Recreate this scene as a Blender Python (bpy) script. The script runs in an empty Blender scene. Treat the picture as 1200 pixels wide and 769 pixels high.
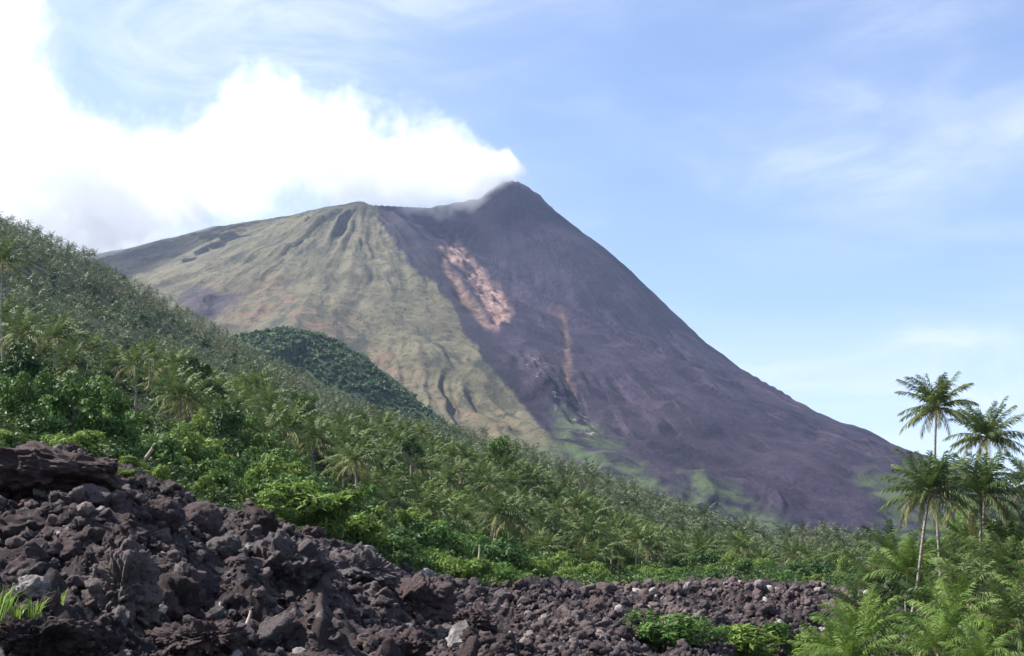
import bpy, bmesh, math, random
import numpy as np
from mathutils import Vector, Matrix

# ------------------------------------------------------------------ camera, light, exposure
R = math.radians
sc = bpy.context.scene
FPX, PITCH, EYE = 1448.0, R(12.5), 1.7          # focal length in photo pixels (1200 wide), tilt, eye height
cam_d = bpy.data.cameras.new('camera'); cam = bpy.data.objects.new('camera', cam_d)
sc.collection.objects.link(cam); sc.camera = cam
cam.location = (0, 0, EYE); cam.rotation_euler = (R(90) + PITCH, 0, 0)
cam_d.sensor_width = 36; cam_d.lens = 36 * FPX / 1200; cam_d.clip_start = 0.1; cam_d.clip_end = 60000

SUN_EL, SUN_AZ = R(47), R(86)                   # azimuth measured from +Y towards -X (left of view)
sun_dir = Vector((-math.sin(SUN_AZ) * math.cos(SUN_EL), math.cos(SUN_AZ) * math.cos(SUN_EL), math.sin(SUN_EL)))
sd = bpy.data.lights.new('sun', 'SUN'); sd.energy = 5.0; sd.angle = R(0.5); sd.color = (1, .955, .88)
so = bpy.data.objects.new('sun', sd); sc.collection.objects.link(so)
so.rotation_euler = sun_dir.to_track_quat('Z', 'Y').to_euler()

sc.view_settings.view_transform = 'Standard'; sc.view_settings.look = 'None'
sc.view_settings.gamma = 1; sc.view_settings.use_curve_mapping = False
sc.view_settings.exposure = 1.45
HAZE = 0.25e-4                                   # haze density per metre
sc.cycles.volume_bounces = 12; sc.cycles.max_bounces = 14
sc.cycles.diffuse_bounces = 3; sc.cycles.transparent_max_bounces = 8
sc.cycles.use_denoising = True; sc.cycles.use_adaptive_sampling = False

def img_dir(px, py):
    """unit ray for a photo pixel; arrays allowed"""
    u = (np.asarray(px, float) - 600) / FPX; v = (384.5 - np.asarray(py, float)) / FPX
    c, s = math.cos(PITCH), math.sin(PITCH)
    d = np.stack(np.broadcast_arrays(u, c - v * s, s + v * c), -1)
    return d / np.linalg.norm(d, axis=-1, keepdims=True)
def at(px, py, dist):
    """world point on the pixel's ray at a horizontal distance"""
    d = img_dir(px, py); h = np.hypot(d[..., 0], d[..., 1])
    p = d * (np.asarray(dist, float) / h)[..., None]
    return p + np.array([0, 0, EYE])
def proj(P):
    c, s = math.cos(PITCH), math.sin(PITCH)
    x, y, z = P[..., 0], P[..., 1], P[..., 2] - EYE
    dep = y * c + z * s
    return 600 + FPX * x / dep, 384.5 - FPX * (z * c - y * s) / dep

class NT:
    """small helper for node trees"""
    def __init__(s, tree): s.t = tree; tree.nodes.clear()
    def n(s, typ, **kw):
        nd = s.t.nodes.new(typ)
        for k, v in kw.items(): setattr(nd, k, v)
        return nd
    def l(s, a, b): s.t.links.new(a, b)
    def put(s, sock, v):
        if hasattr(v, 'is_output'): s.l(v, sock)
        elif isinstance(v, (tuple, list)) and len(v) == 3 and sock.type == 'RGBA': sock.default_value = (*v, 1)
        else: sock.default_value = v
    def math(s, op, a, b=0.0, c=0.0, clamp=False):
        m = s.n('ShaderNodeMath', operation=op, use_clamp=clamp)
        for i, v in enumerate((a, b, c)): s.put(m.inputs[i], v)
        return m.outputs[0]
    def mix(s, f, a, b, blend='MIX'):
        m = s.n('ShaderNodeMix', data_type='RGBA', blend_type=blend)
        s.put(m.inputs[0], f); s.put(m.inputs[6], a); s.put(m.inputs[7], b)
        return m.outputs[2]
    def noise(s, vec, scale, detail=4, rough=.55, dist=0.0):
        m = s.n('ShaderNodeTexNoise'); s.put(m.inputs['Vector'], vec)
        m.inputs['Scale'].default_value = scale; m.inputs['Detail'].default_value = detail
        m.inputs['Roughness'].default_value = rough; m.inputs['Distortion'].default_value = dist
        return m.outputs[0]
    def ramp(s, f, a, b, lo=0.0, hi=1.0, smooth=True):
        m = s.n('ShaderNodeMapRange', interpolation_type='SMOOTHSTEP' if smooth else 'LINEAR', clamp=True)
        for i, v in enumerate((f, a, b, lo, hi)): s.put(m.inputs[i], v)
        return m.outputs[0]

# ---- world: clear-day sky with thin high veils and a bank of bright cloud on the left
W = bpy.data.worlds.new('World'); sc.world = W; W.use_nodes = True
w = NT(W.node_tree)
sky = w.n('ShaderNodeTexSky', sky_type='NISHITA'); sky.sun_disc = False
sky.sun_elevation = SUN_EL; sky.sun_rotation = SUN_AZ * -1 + 0.0
sky.air_density = 1.0; sky.dust_density = 0.6; sky.ozone_density = 1.5
SKY_STRENGTH = 0.068
co = w.n('ShaderNodeTexCoord').outputs['Generated']
sep = w.n('ShaderNodeSeparateXYZ'); w.l(co, sep.inputs[0])
den = w.math('ADD', w.math('MAXIMUM', sep.outputs[2], 0.0), 0.22)
cmb = w.n('ShaderNodeCombineXYZ')
w.put(cmb.inputs[0], w.math('DIVIDE', sep.outputs[0], den)); w.put(cmb.inputs[1], w.math('DIVIDE', sep.outputs[1], den))
mp = w.n('ShaderNodeMapping'); w.l(co, mp.inputs[0])
mp.inputs['Rotation'].default_value = (0, R(32), 0); mp.inputs['Scale'].default_value = (1.0, 1.0, 2.6)
veil = w.ramp(w.noise(mp.outputs[0], 5.0, 9, .62, 1.1), .40, .68)
veil2 = w.ramp(w.noise(mp.outputs[0], 2.4, 4, .5, .4), .34, .66)
veil = w.math('MULTIPLY', w.math('ADD', w.math('MULTIPLY', veil, .6), .35), veil2)
bank = None
for bx, by, br in ((-10, 20, 62), (-60, 110, 100), (20, 200, 88), (110, 215, 66), (190, 222, 62), (100, 280, 64), (270, 195, 62), (-30, 330, 90), (320, 172, 44), (390, 192, 36), (455, 205, 28)):
    d = img_dir(bx, by)
    vm = w.n('ShaderNodeVectorMath', operation='DISTANCE'); w.l(co, vm.inputs[0]); vm.inputs[1].default_value = tuple(d)
    g = w.math('SUBTRACT', 1.0, w.math('DIVIDE', vm.outputs['Value'], br * 1.25 / FPX))
    g = w.math('MAXIMUM', g, -1.0)
    bank = g if bank is None else w.math('SMOOTH_MAX', bank, g, .25)
bn = w.noise(co, 13.0, 9, .60, .35)
bank = w.math('ADD', bank, w.math('MULTIPLY', w.math('SUBTRACT', bn, .5), 1.5))
core = w.ramp(bank, -.16, .50)
halo = w.ramp(bank, -.65, .35, 0, .8)
cl = w.math('MAXIMUM', w.math('MULTIPLY', veil, .85), w.math('MAXIMUM', core, w.math('MULTIPLY', halo, .5)))
skyc = w.n('ShaderNodeVectorMath', operation='MULTIPLY'); w.l(sky.outputs[0], skyc.inputs[0])
skyc.inputs[1].default_value = (1.17, 1.15, 1.22)
bright = w.mix(core, (5.6, 6.0, 6.6), w.mix(w.ramp(w.noise(co, 7.0, 7, .6, .4), .36, .62), (5.3, 5.65, 6.1), (7.0, 7.0, 7.1)))
col = w.mix(cl, skyc.outputs[0], bright)
bg = w.n('ShaderNodeBackground'); w.l(col, bg.inputs[0]); bg.inputs[1].default_value = SKY_STRENGTH
wo = w.n('ShaderNodeOutputWorld'); w.l(bg.outputs[0], wo.inputs[0])

# ------------------------------------------------------------------ helpers
rng = np.random.default_rng(11)
random.seed(5)
C = sc.collection

def h3(ix, iy, iz, seed):
    n = (ix.astype(np.int64) * 374761393 + iy.astype(np.int64) * 668265263 + iz.astype(np.int64) * 2147483647 + seed * 974711) & 0xffffffff
    n = ((n ^ (n >> 13)) * 1274126177) & 0xffffffff
    n = ((n ^ (n >> 16)) * 2246822519) & 0xffffffff
    return ((n ^ (n >> 15)) & 0xffff) / 65535.0
def vnoise(x, y, z=None, seed=0):
    """value noise in -1..1"""
    x = np.asarray(x, float); y = np.asarray(y, float)
    z = np.zeros_like(x) if z is None else np.asarray(z, float)
    X, Y, Z = np.floor(x), np.floor(y), np.floor(z)
    fx, fy, fz = x - X, y - Y, z - Z
    q = lambda t: t * t * t * (t * (t * 6 - 15) + 10)
    fx, fy, fz = q(fx), q(fy), q(fz)
    X, Y, Z = X.astype(np.int64), Y.astype(np.int64), Z.astype(np.int64)
    def pl(k):
        a = h3(X, Y, Z + k, seed) * (1 - fx) + h3(X + 1, Y, Z + k, seed) * fx
        b = h3(X, Y + 1, Z + k, seed) * (1 - fx) + h3(X + 1, Y + 1, Z + k, seed) * fx
        return a * (1 - fy) + b * fy
    if not np.any(z): return pl(0) * 2 - 1
    return (pl(0) * (1 - fz) + pl(1) * fz) * 2 - 1
def fbm(x, y, z=None, oct=4, seed=0, gain=.5, ridged=False):
    s, a, tot = 0, 1.0, 0
    for o in range(oct):
        k = 2.03 ** o
        n = vnoise(x * k + o * 17.3, y * k - o * 9.1, None if z is None else z * k + o * 5.7, seed + o)
        if ridged: n = 1 - 2 * np.abs(n)
        s = s + a * n; tot += a; a *= gain
    return s / tot

def link(name, me, mat=None, parent=None, loc=None):
    o = bpy.data.objects.new(name, me); C.objects.link(o)
    if mat and me is not None and not me.materials: me.materials.append(mat)
    if parent: o.parent = parent
    if loc is not None: o.location = loc
    return o
def tag(o, label=None, cat=None, group=None, kind=None):
    if label: o['label'] = label
    if cat: o['category'] = cat
    if group: o['group'] = group
    if kind: o['kind'] = kind
    return o
def empty(name, loc, rz=0):
    o = bpy.data.objects.new(name, None); C.objects.link(o)
    o.location = loc; o.rotation_euler = (0, 0, rz); o.empty_display_size = .3
    return o
def mesh_np(name, V, F, attrs=None, smooth=False):
    """V (n,3); F (m,k) with constant k; attrs: name -> (n,4) point colours"""
    me = bpy.data.meshes.new(name)
    V = np.ascontiguousarray(V, np.float32); F = np.ascontiguousarray(F, np.int32)
    me.vertices.add(len(V)); me.vertices.foreach_set('co', V.ravel())
    m, k = F.shape
    me.loops.add(m * k); me.loops.foreach_set('vertex_index', F.ravel())
    me.polygons.add(m); me.polygons.foreach_set('loop_start', np.arange(0, m * k, k, dtype=np.int32))
    me.polygons.foreach_set('loop_total', np.full(m, k, np.int32))
    if smooth: me.polygons.foreach_set('use_smooth', np.ones(m, bool))
    me.update(calc_edges=True)
    for nm, A in (attrs or {}).items():
        at_ = me.attributes.new(nm, 'FLOAT_COLOR', 'POINT'); at_.data.foreach_set('color', np.ascontiguousarray(A, np.float32).ravel())
    return me
def grid_faces(nr, nc):
    i = np.arange(nr * nc).reshape(nr, nc)
    return np.stack([i[:-1, :-1], i[:-1, 1:], i[1:, 1:], i[1:, :-1]], -1).reshape(-1, 4)

def new_mat(name):
    m = bpy.data.materials.new(name); m.use_nodes = True
    return m, NT(m.node_tree)
def finish(t, colour, rough=.9, bump=None, bstr=.5, bdist=.05, trans=0.0, spec=.2):
    p = t.n('ShaderNodeBsdfPrincipled'); t.put(p.inputs['Base Color'], colour)
    t.put(p.inputs['Roughness'], rough); p.inputs['Specular IOR Level'].default_value = spec
    if bump is not None:
        b = t.n('ShaderNodeBump'); b.inputs['Strength'].default_value = bstr; b.inputs['Distance'].default_value = bdist
        t.put(b.inputs['Height'], bump); t.l(b.outputs[0], p.inputs['Normal'])
    sh = p.outputs[0]
    if trans:
        tr = t.n('ShaderNodeBsdfTranslucent'); t.put(tr.inputs[0], colour)
        mx = t.n('ShaderNodeMixShader'); mx.inputs[0].default_value = trans
        t.l(sh, mx.inputs[1]); t.l(tr.outputs[0], mx.inputs[2]); sh = mx.outputs[0]
    o = t.n('ShaderNodeOutputMaterial'); t.l(sh, o.inputs[0])
def attr(t, name):
    a = t.n('ShaderNodeAttribute', attribute_name=name); s = t.n('ShaderNodeSeparateColor'); t.l(a.outputs['Color'], s.inputs[0])
    return s.outputs[0], s.outputs[1], s.outputs[2], a.outputs['Alpha']

# ------------------------------------------------------------------ near terrain: lava field and wooded hillside
COL = [-250, 0, 100, 200, 300, 400, 500, 600, 700, 800, 900, 1000, 1100, 1200, 1450]
ST = [  # stages outwards: list of (distance, photo row of the bare ground)
 [(4, 1250)] * 15,
 [(13, 800), (14, 800), (15, 800), (16, 800), (19, 800), (23, 800), (28, 800), (36, 800), (46, 800), (60, 800), (75, 800), (90, 800), (100, 800), (100, 800), (95, 800)],
 [(27, 640), (28, 660), (28, 665), (32, 680), (36, 695), (42, 705), (52, 722), (64, 735), (75, 737), (88, 736), (102, 736), (120, 740), (130, 742), (130, 745), (130, 745)],
 [(38, 560), (38, 578), (39, 578), (44, 625), (49, 645), (55, 660), (62, 692), (78, 708), (105, 713), (126, 706), (142, 702), (152, 702), (152, 706), (152, 706), (152, 706)],
 [(58, 535), (60, 545), (63, 552), (76, 582), (82, 605), (86, 640), (92, 676), (102, 692), (126, 692), (155, 690), (176, 690), (186, 692), (182, 697), (180, 700), (180, 700)],
 [(110, 475), (112, 495), (116, 510), (122, 540), (126, 570), (132, 602), (142, 640), (162, 660), (196, 672), (235, 676), (265, 678), (285, 682), (300, 690), (300, 695), (300, 700)],
 [(220, 400), (225, 424), (232, 450), (242, 474), (260, 500), (280, 528), (300, 553), (320, 572), (340, 604), (390, 640), (430, 662), (450, 674), (450, 683), (450, 685), (450, 690)],
 [(310, 402), (315, 428), (325, 455), (335, 480), (350, 508), (370, 538), (390, 562), (400, 573), (440, 594), (540, 628), (600, 654), (650, 670), (650, 681), (650, 678), (650, 685)],
 [(900, 245), (950, 305), (1000, 346), (1000, 402), (960, 440), (910, 484), (850, 530), (760, 556), (680, 590), (720, 618), (780, 647), (820, 668), (820, 680), (820, 674), (820, 680)],
 [(1300, 420), (1300, 430), (1300, 440), (1300, 470), (1300, 500), (1300, 540), (1250, 585), (1100, 610), (1000, 630), (1000, 650), (1000, 664), (1100, 676), (1100, 684), (1100, 690), (1100, 695)],
]
_saz, _sd, _sz = [], [], []
for stg in ST:
    P = np.array([at(c, py, d) for c, (d, py) in zip(COL, stg)])
    _saz.append(np.arctan2(P[:, 0], P[:, 1])); _sd.append(np.hypot(P[:, 0], P[:, 1])); _sz.append(P[:, 2])
def stage_d(az, k): return np.interp(az, _saz[k], _sd[k])
def ground0(az, d):
    """smooth ground height at azimuth, horizontal distance"""
    az = np.asarray(az, float); d = np.asarray(d, float)
    D = np.stack([np.interp(az, a, b) for a, b in zip(_saz, _sd)]); Z = np.stack([np.interp(az, a, b) for a, b in zip(_saz, _sz)])
    out = np.where(d <= D[0], Z[0] * d / D[0], Z[-1])
    n = len(ST)
    S = (Z[1:] - Z[:-1]) / (D[1:] - D[:-1])
    T = [S[0]] + [np.where(S[i - 1] * S[i] > 0, 2 * S[i - 1] * S[i] / np.where(S[i - 1] + S[i] == 0, 1, S[i - 1] + S[i]), 0) for i in range(1, n - 1)] + [S[-1]]
    for i in range(n - 1):
        hh = D[i + 1] - D[i]; t = np.clip((d - D[i]) / hh, 0, 1)
        v = Z[i] * (2*t**3 - 3*t**2 + 1) + T[i] * hh * (t**3 - 2*t**2 + t) + Z[i+1] * (3*t**2 - 2*t**3) + T[i+1] * hh * (t**3 - t**2)
        out = np.where((d > D[i]) & (d <= D[i + 1]), v, out)
    return out
def smoothstep(a, b, x):
    t = np.clip((x - a) / (b - a), 0, 1); return t * t * (3 - 2 * t)
HOLLOWS = [(385, 728, 44, 40), (178, 735, 22, 34), (60, 690, 20, 20), (92, 716, 26, 18), (248, 680, 24, 22), (292, 712, 22, 22), (30, 612, 24, 18), (345, 640, 22, 16), (585, 735, 20, 16), (455, 690, 16, 18), (115, 620, 18, 16)]
PITS = []
for hx_, hy_, rx_, ry_ in HOLLOWS:
    u_ = img_dir(hx_, hy_ + ry_ * .5); h_ = math.hypot(u_[0], u_[1]); a_ = math.atan2(u_[0], u_[1]); dd_ = np.linspace(10, 200, 4000)
    j_ = int(np.argmax(ground0(np.full(4000, a_), dd_) > EYE + dd_ * u_[2] / h_)); PITS.append((dd_[j_] * math.sin(a_), dd_[j_] * math.cos(a_), rx_ * dd_[j_] / FPX, ry_ * dd_[j_] / FPX))
def in_hollow(px, py):
    px, py = np.asarray(px, float), np.asarray(py, float); k = np.zeros(px.shape, bool)
    for a, b, rx_, ry_ in HOLLOWS: k |= ((px - a) / rx_)**2 + ((py - b) / ry_)**2 < .9
    return k
def lava_rough(x, y, az, d):
    k = np.clip(d / 45, .6, 2.0); fade = 1 - smoothstep(-8, 1, d - stage_d(az, 4))
    n = fbm(x / (5 * k), y / (5 * k), oct=3, seed=3, ridged=True) * 1.45 + fbm(x / 1.5, y / 1.5, oct=4, seed=9, ridged=True) * .5
    z = (n - .15) * fade * smoothstep(5, 14, d) * np.clip(.65 + .35 * k, 0, 1.3)
    for a, b, rx_, ry_ in PITS: z = z - 1.5 * ry_ * (1 - smoothstep(.55, 1.15, np.sqrt(((x - a) / rx_)**2 + ((y - b) / (rx_ * 1.2))**2)))
    return z
def hill_rough(x, y, az, d):
    return fbm(x / 45, y / 45, oct=4, seed=21) * 3.2 * smoothstep(6, 60, d - stage_d(az, 4)) + fbm(x / 130, y / 130, oct=3, seed=23) * 9 * smoothstep(350, 800, d)
def ground(x, y):
    az = np.arctan2(x, y); d = np.hypot(x, y)
    return ground0(az, d) + lava_rough(x, y, az, d) + hill_rough(x, y, az, d)

AZ = np.linspace(R(-36), R(36), 760)
def polar(name, d0, d1, rows, extra, mat, attrs=None):
    t = np.linspace(0, 1, rows)[:, None]; A = np.broadcast_to(AZ[None], (rows, len(AZ)))
    D = d0(AZ)[None] * (d1(AZ) / d0(AZ))[None] ** t
    X, Y = D * np.sin(A), D * np.cos(A)
    Z = ground(X, Y) + extra(D, A)
    V = np.stack([X, Y, Z], -1).reshape(-1, 3)
    me = mesh_np(name, V, grid_faces(rows, len(AZ)), attrs(V) if attrs else None, smooth=True)
    return tag(link(name, me, mat), kind='structure')

# lava soil: purplish brown clinker with paler ash in the hollows
m_lava, t = new_mat('lava_ground'); g = t.n('ShaderNodeNewGeometry').outputs['Position']
c = t.mix(t.ramp(t.noise(g, .35, 5), .35, .7), (.012, .009, .011), (.050, .036, .036))
c = t.mix(t.ramp(t.noise(g, 3.0, 6, .7), .56, .72), c, (.17, .155, .15))
finish(t, c, .95, t.noise(g, 9, 8, .7), 1, .12)
polar('lava_field', lambda a: np.full_like(a, 3.0), lambda a: stage_d(a, 4) + 3, 430, lambda D, A: 0 * D, m_lava)
# hillside soil under the trees
m_hill, t = new_mat('wooded_hillside'); g = t.n('ShaderNodeNewGeometry').outputs['Position']
c = t.mix(t.ramp(t.noise(g, .10, 5), .4, .62), (.010, .018, .008), (.024, .036, .012))
c = t.mix(t.ramp(t.noise(g, .6, 5, .7), .52, .72), c, (.045, .055, .020))
finish(t, c, .95, t.noise(g, 1.2, 8, .7), 1, .8)
polar('hillside', lambda a: stage_d(a, 4) - 5, lambda a: stage_d(a, 9), 330,
      lambda D, A: -.35 * (1 - smoothstep(0, 9, D - stage_d(A, 4) + 5)), m_hill)
# low ground all round, out to the horizon
bm = bmesh.new(); bmesh.ops.create_circle(bm, cap_ends=True, radius=30000, segments=96); me = bpy.data.meshes.new('ground'); bm.to_mesh(me); bm.free()
tag(link('ground', me, m_hill, loc=(0, 0, -14)), kind='structure')

# ------------------------------------------------------------------ the volcano
SUM = at(600, 213, 4500.0)
PROF_R = np.array([0, 25, 48, 100, 160, 250, 350, 480, 640, 820, 1000, 1200, 1450, 1750, 2100, 2600, 3200, 4600, 6500.])
PROF_Z = np.array([14, 5, 6, 50, 118, 218, 333, 464, 614, 765, 895, 1020, 1160, 1300, 1430, 1520, 1562, 1592, 1600.])
def coneA(x, y):
    dx, dy = x - SUM[0], y - SUM[1]
    r = np.hypot(dx, dy); ph = np.arctan2(dx, -dy)
    wob = fbm(x / 700, y / 700, oct=3, seed=41) * .10
    gul = fbm(ph * 9 + wob * 9, r / 2600 + 0 * ph, oct=4, seed=44, ridged=True, gain=.6)
    fine = fbm(x / 120, y / 120, oct=4, seed=47)
    gul2 = fbm(ph * 24 + wob * 40, r / 900, oct=3, seed=49, ridged=True)
    z = SUM[2] - np.interp(r, PROF_R, PROF_Z)
    return z + smoothstep(100, 1200, r) * gul * 24 + gul2 * 6 * smoothstep(150, 900, r) + fine * (6 + 6 * smoothstep(0, 600, r)) - 6 + fbm(x / 42, y / 42, oct=3, seed=52, ridged=True) * 9 * (1 - smoothstep(150, 700, r)) + (fbm(x / 17 + 3, y / 17, oct=2, seed=53) * 10 - .05 * dx) * (1 - smoothstep(40, 130, r))
def polyline_field(x, y, pts):
    """distance to a 3-D polyline in plan, its height there and the running length"""
    best = np.full(x.shape, 1e9); zz = np.zeros_like(x); ss = np.zeros_like(x); run = 0.0
    for a, b in zip(pts[:-1], pts[1:]):
        ab = b[:2] - a[:2]; L = np.hypot(*ab)
        t = np.clip(((x - a[0]) * ab[0] + (y - a[1]) * ab[1]) / L**2, 0, 1)
        d = np.hypot(x - a[0] - t * ab[0], y - a[1] - t * ab[1])
        k = d < best
        best = np.where(k, d, best); zz = np.where(k, a[2] + t * (b[2] - a[2]), zz); ss = np.where(k, run + t * L, ss)
        run += L
    return best, zz, ss
RIM = np.array([at(*p) for p in ((598, 213, 4500), (560, 232, 4460), (500, 243, 4400), (440, 240, 4250))])
SKYL = np.array([at(*p) for p in ((425, 239, 4200), (400, 240, 4230), (350, 252, 4400), (300, 259, 4600), (260, 265, 4700), (180, 285, 4900), (115, 298, 5000), (0, 330, 5100), (-250, 400, 5200))])
SPUR = np.array([at(*p) for p in ((425, 239, 4200), (455, 268, 4020), (480, 305, 3780), (515, 350, 3450), (548, 392, 3130), (580, 436, 2800), (610, 475, 2500), (632, 503, 2280), (650, 540, 2000))])
SPUR2 = np.array([at(*p) for p in ((418, 241, 4190), (395, 285, 3800), (370, 330, 3350), (350, 370, 2900), (345, 420, 2400))])
DOME = np.array([at(*p) for p in ((225, 405, 1600), (280, 386, 1600), (330, 379, 1600), (385, 386, 1580), (430, 414, 1540), (475, 455, 1500), (520, 495, 1450), (560, 520, 1400), (610, 545, 1350))])
def slope_field(x, y, pts, table, gamp, gscale, seed):
    d, z, s = polyline_field(x, y, pts)
    warp = fbm(x / 300, y / 300, oct=3, seed=seed) * .07
    ax, ay = SPUR[0][0], SPUR[0][1] + 120                    # gullies fan out from the old cone's top
    ph = np.arctan2(x - ax, ay - y) + warp
    rr = np.hypot(x - ax, y - ay)
    gul = fbm(ph * gscale, rr / 2600, oct=5, seed=seed + 3, ridged=True, gain=.6) + .35 * fbm(ph * gscale * 4, rr / 500, oct=3, seed=seed + 6, ridged=True)
    gul = gul * np.clip(.75 + 1.1 * fbm(x / 420, y / 420, oct=3, seed=seed + 8), .1, 1.6) + .7 * fbm(x / 170, y / 170, oct=4, seed=seed + 9)
    return z - np.interp(d, *table) + gul * gamp * smoothstep(10, 260, d) - .35 * gamp * smoothstep(10, 260, d)
def smax(a, b, k): 
    h = np.clip(.5 + .5 * (a - b) / k, 0, 1); return b + (a - b) * h + k * h * (1 - h)
def volcano_z(x, y):
    A = coneA(x, y)
    A = np.maximum(A, slope_field(x, y, RIM, ([0, 100, 400, 4000], [0, 75, 330, 4200]), 14, 12, 50))
    B = slope_field(x, y, SKYL, ([0, 60, 300, 900, 1800, 3500], [0, 22, 150, 520, 980, 1700]), 30, 7.0, 60)
    B = smax(B, slope_field(x, y, SPUR, ([0, 50, 250, 800, 1600, 3500], [0, 18, 150, 560, 1150, 2600]), 30, 9.0, 70), 30)
    B = smax(B, slope_field(x, y, SPUR2, ([0, 80, 300, 900, 3500], [0, 25, 150, 560, 2300]), 34, 8.0, 75), 40)
    B = B + fbm(x / 60, y / 60, oct=3, seed=66) * 5
    return np.maximum(A, B), A, B
def dome_z(x, y):
    d, z, s = polyline_field(x, y, DOME)
    return z - 9 - np.interp(d, [0, 40, 200, 700, 3000], [0, 8, 100, 420, 2200]) + fbm(x / 90, y / 90, oct=4, seed=80) * 9

def poly_mask(px, py, poly, soft=6.0, wob=7.0, seed=0):
    """soft inside-test of a closed outline"""
    px = px + wob * fbm(px / 22, py / 22, oct=3, seed=seed); py = py + wob * fbm(px / 22 + 50, py / 22, oct=3, seed=seed + 5)
    inside = np.zeros(px.shape, bool); dist = np.full(px.shape, 1e9)
    n = len(poly)
    for i in range(n):
        (x0, y0), (x1, y1) = poly[i], poly[(i + 1) % n]
        cr = ((y0 > py) != (y1 > py)) & (px < (x1 - x0) * (py - y0) / ((y1 - y0) or 1e-9) + x0)
        inside ^= cr
        L2 = (x1 - x0)**2 + (y1 - y0)**2
        t = np.clip(((px - x0) * (x1 - x0) + (py - y0) * (y1 - y0)) / L2, 0, 1)
        dist = np.minimum(dist, np.hypot(px - x0 - t * (x1 - x0), py - y0 - t * (y1 - y0)))
    return np.clip(.5 + np.where(inside, dist, -dist) / soft, 0, 1)
GRASS = [(434, 230), (450, 262), (468, 290), (492, 322), (520, 347), (545, 385), (562, 412), (592, 447), (617, 481), (644, 508), (700, 620), (-400, 700), (-400, 200), (300, 200)]
SCAR = [(518, 290), (538, 287), (552, 302), (574, 322), (594, 346), (602, 362), (598, 371), (588, 370), (584, 386), (577, 382), (574, 364), (560, 342), (542, 320), (528, 304)]
TANB = [(516, 292), (528, 312), (552, 344), (572, 372), (578, 388), (560, 378), (540, 352), (520, 320)]
STREAK = [(650, 362), (656, 361), (661, 385), (667, 408), (671, 440), (670, 468), (666, 470), (664, 440), (660, 410), (655, 388)]
TOES = [[(668, 470), (700, 505), (722, 520), (752, 552), (800, 600), (690, 600), (640, 520)],
        [(795, 548), (820, 552), (850, 570), (895, 600), (940, 640), (820, 640)],
        [(1010, 560), (1040, 545), (1080, 540), (1180, 560), (1180, 660), (1060, 640), (1040, 610), (1020, 585)]]
BARE = [(205, 350), (235, 340), (270, 345), (282, 352), (262, 372), (225, 372)]
ROUGHLINE = [(600, 385), (612, 395), (640, 430), (668, 462), (700, 500), (690, 512), (655, 480), (625, 440)]

nr, nc = 470, 760
vaz = np.linspace(R(-36), R(36), nc)
vd = 1150 * (8200 / 1150) ** np.linspace(0, 1, nr) 
A_, D_ = np.meshgrid(vaz, vd)
VX, VY = D_ * np.sin(A_), D_ * np.cos(A_)
VZ, ZA, ZB = volcano_z(VX, VY)
VV = np.stack([VX, VY, VZ], -1).reshape(-1, 3)
VV[:, 2] = np.maximum(VV[:, 2], -20)
vpx, vpy = proj(VV)
grass = poly_mask(vpx, vpy, GRASS, 2.2, 8, 1)
scar = poly_mask(vpx, vpy, SCAR, 6, 10, 2)
tan = np.maximum(poly_mask(vpx, vpy, TANB, 6, 6, 3) * .8, poly_mask(vpx, vpy, STREAK, 7, 8, 4) * .6)
toe = np.max([poly_mask(vpx, vpy, p, 26, 22, 5 + i) for i, p in enumerate(TOES)], 0)
bare = poly_mask(vpx, vpy, BARE, 10, 12, 9)
line = poly_mask(vpx, vpy, ROUGHLINE, 8, 8, 12)
reddish = poly_mask(vpx, vpy, [(230, 340), (300, 330), (360, 350), (430, 390), (500, 450), (560, 480), (600, 500), (560, 500), (440, 420), (330, 375), (260, 375)], 30, 20, 14)
grass = np.clip(grass * (1 - bare * .9), 0, 1)
m1 = np.stack([grass, scar, tan, toe], -1); dark = poly_mask(vpx, vpy, [(434, 240), (470, 262), (515, 275), (514, 296), (545, 350), (575, 395), (620, 455), (690, 530), (650, 520), (560, 420), (500, 330)], 14, 12, 17)  # dark: strip beside the green spur, where its shade is painted in
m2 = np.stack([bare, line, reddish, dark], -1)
m_vol, t = new_mat('volcano_slopes'); g = t.n('ShaderNodeNewGeometry').outputs['Position']
gr, scm, tn, te = attr(t, 'cover'); br_, ln, rd, spur_shade = attr(t, 'marks')
# streaks that run down from the summit: noise in (angle, radius)
rel = t.n('ShaderNodeVectorMath', operation='SUBTRACT'); t.l(g, rel.inputs[0]); rel.inputs[1].default_value = tuple(SUM)
sp = t.n('ShaderNodeSeparateXYZ'); t.l(rel.outputs[0], sp.inputs[0])
ang = t.math('ARCTAN2', sp.outputs[0], t.math('MULTIPLY', sp.outputs[1], -1))
cm = t.n('ShaderNodeCombineXYZ'); t.put(cm.inputs[0], t.math('MULTIPLY', ang, 16)); t.put(cm.inputs[1], t.math('MULTIPLY', sp.outputs[2], .0022))
stre = t.noise(cm.outputs[0], 1.6, 7, .62, .5)
ash = t.mix(t.mix(.45, t.ramp(stre, .38, .66), t.ramp(t.noise(g, .006, 6, .65), .38, .64)), (.008, .006, .015), (.034, .024, .047))
ash = t.mix(t.ramp(t.noise(g, .012, 6, .65), .50, .72, 0, .55), ash, (.054, .037, .044))
ash = t.mix(t.ramp(t.noise(g, .06, 5, .7), .60, .70, 0, .7), ash, (.022, .018, .022))
gn = t.noise(g, .010, 6, .6)
grs = t.mix(t.ramp(gn, .36, .62), (.067, .060, .034), (.106, .095, .056))
grs = t.mix(t.math('MULTIPLY', rd, t.ramp(t.noise(g, .02, 4), .42, .6)), grs, (.125, .080, .052))
grs = t.mix(t.ramp(t.noise(g, .028, 6, .72), .54, .64, 0, .85), grs, (.036, .040, .024))
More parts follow.
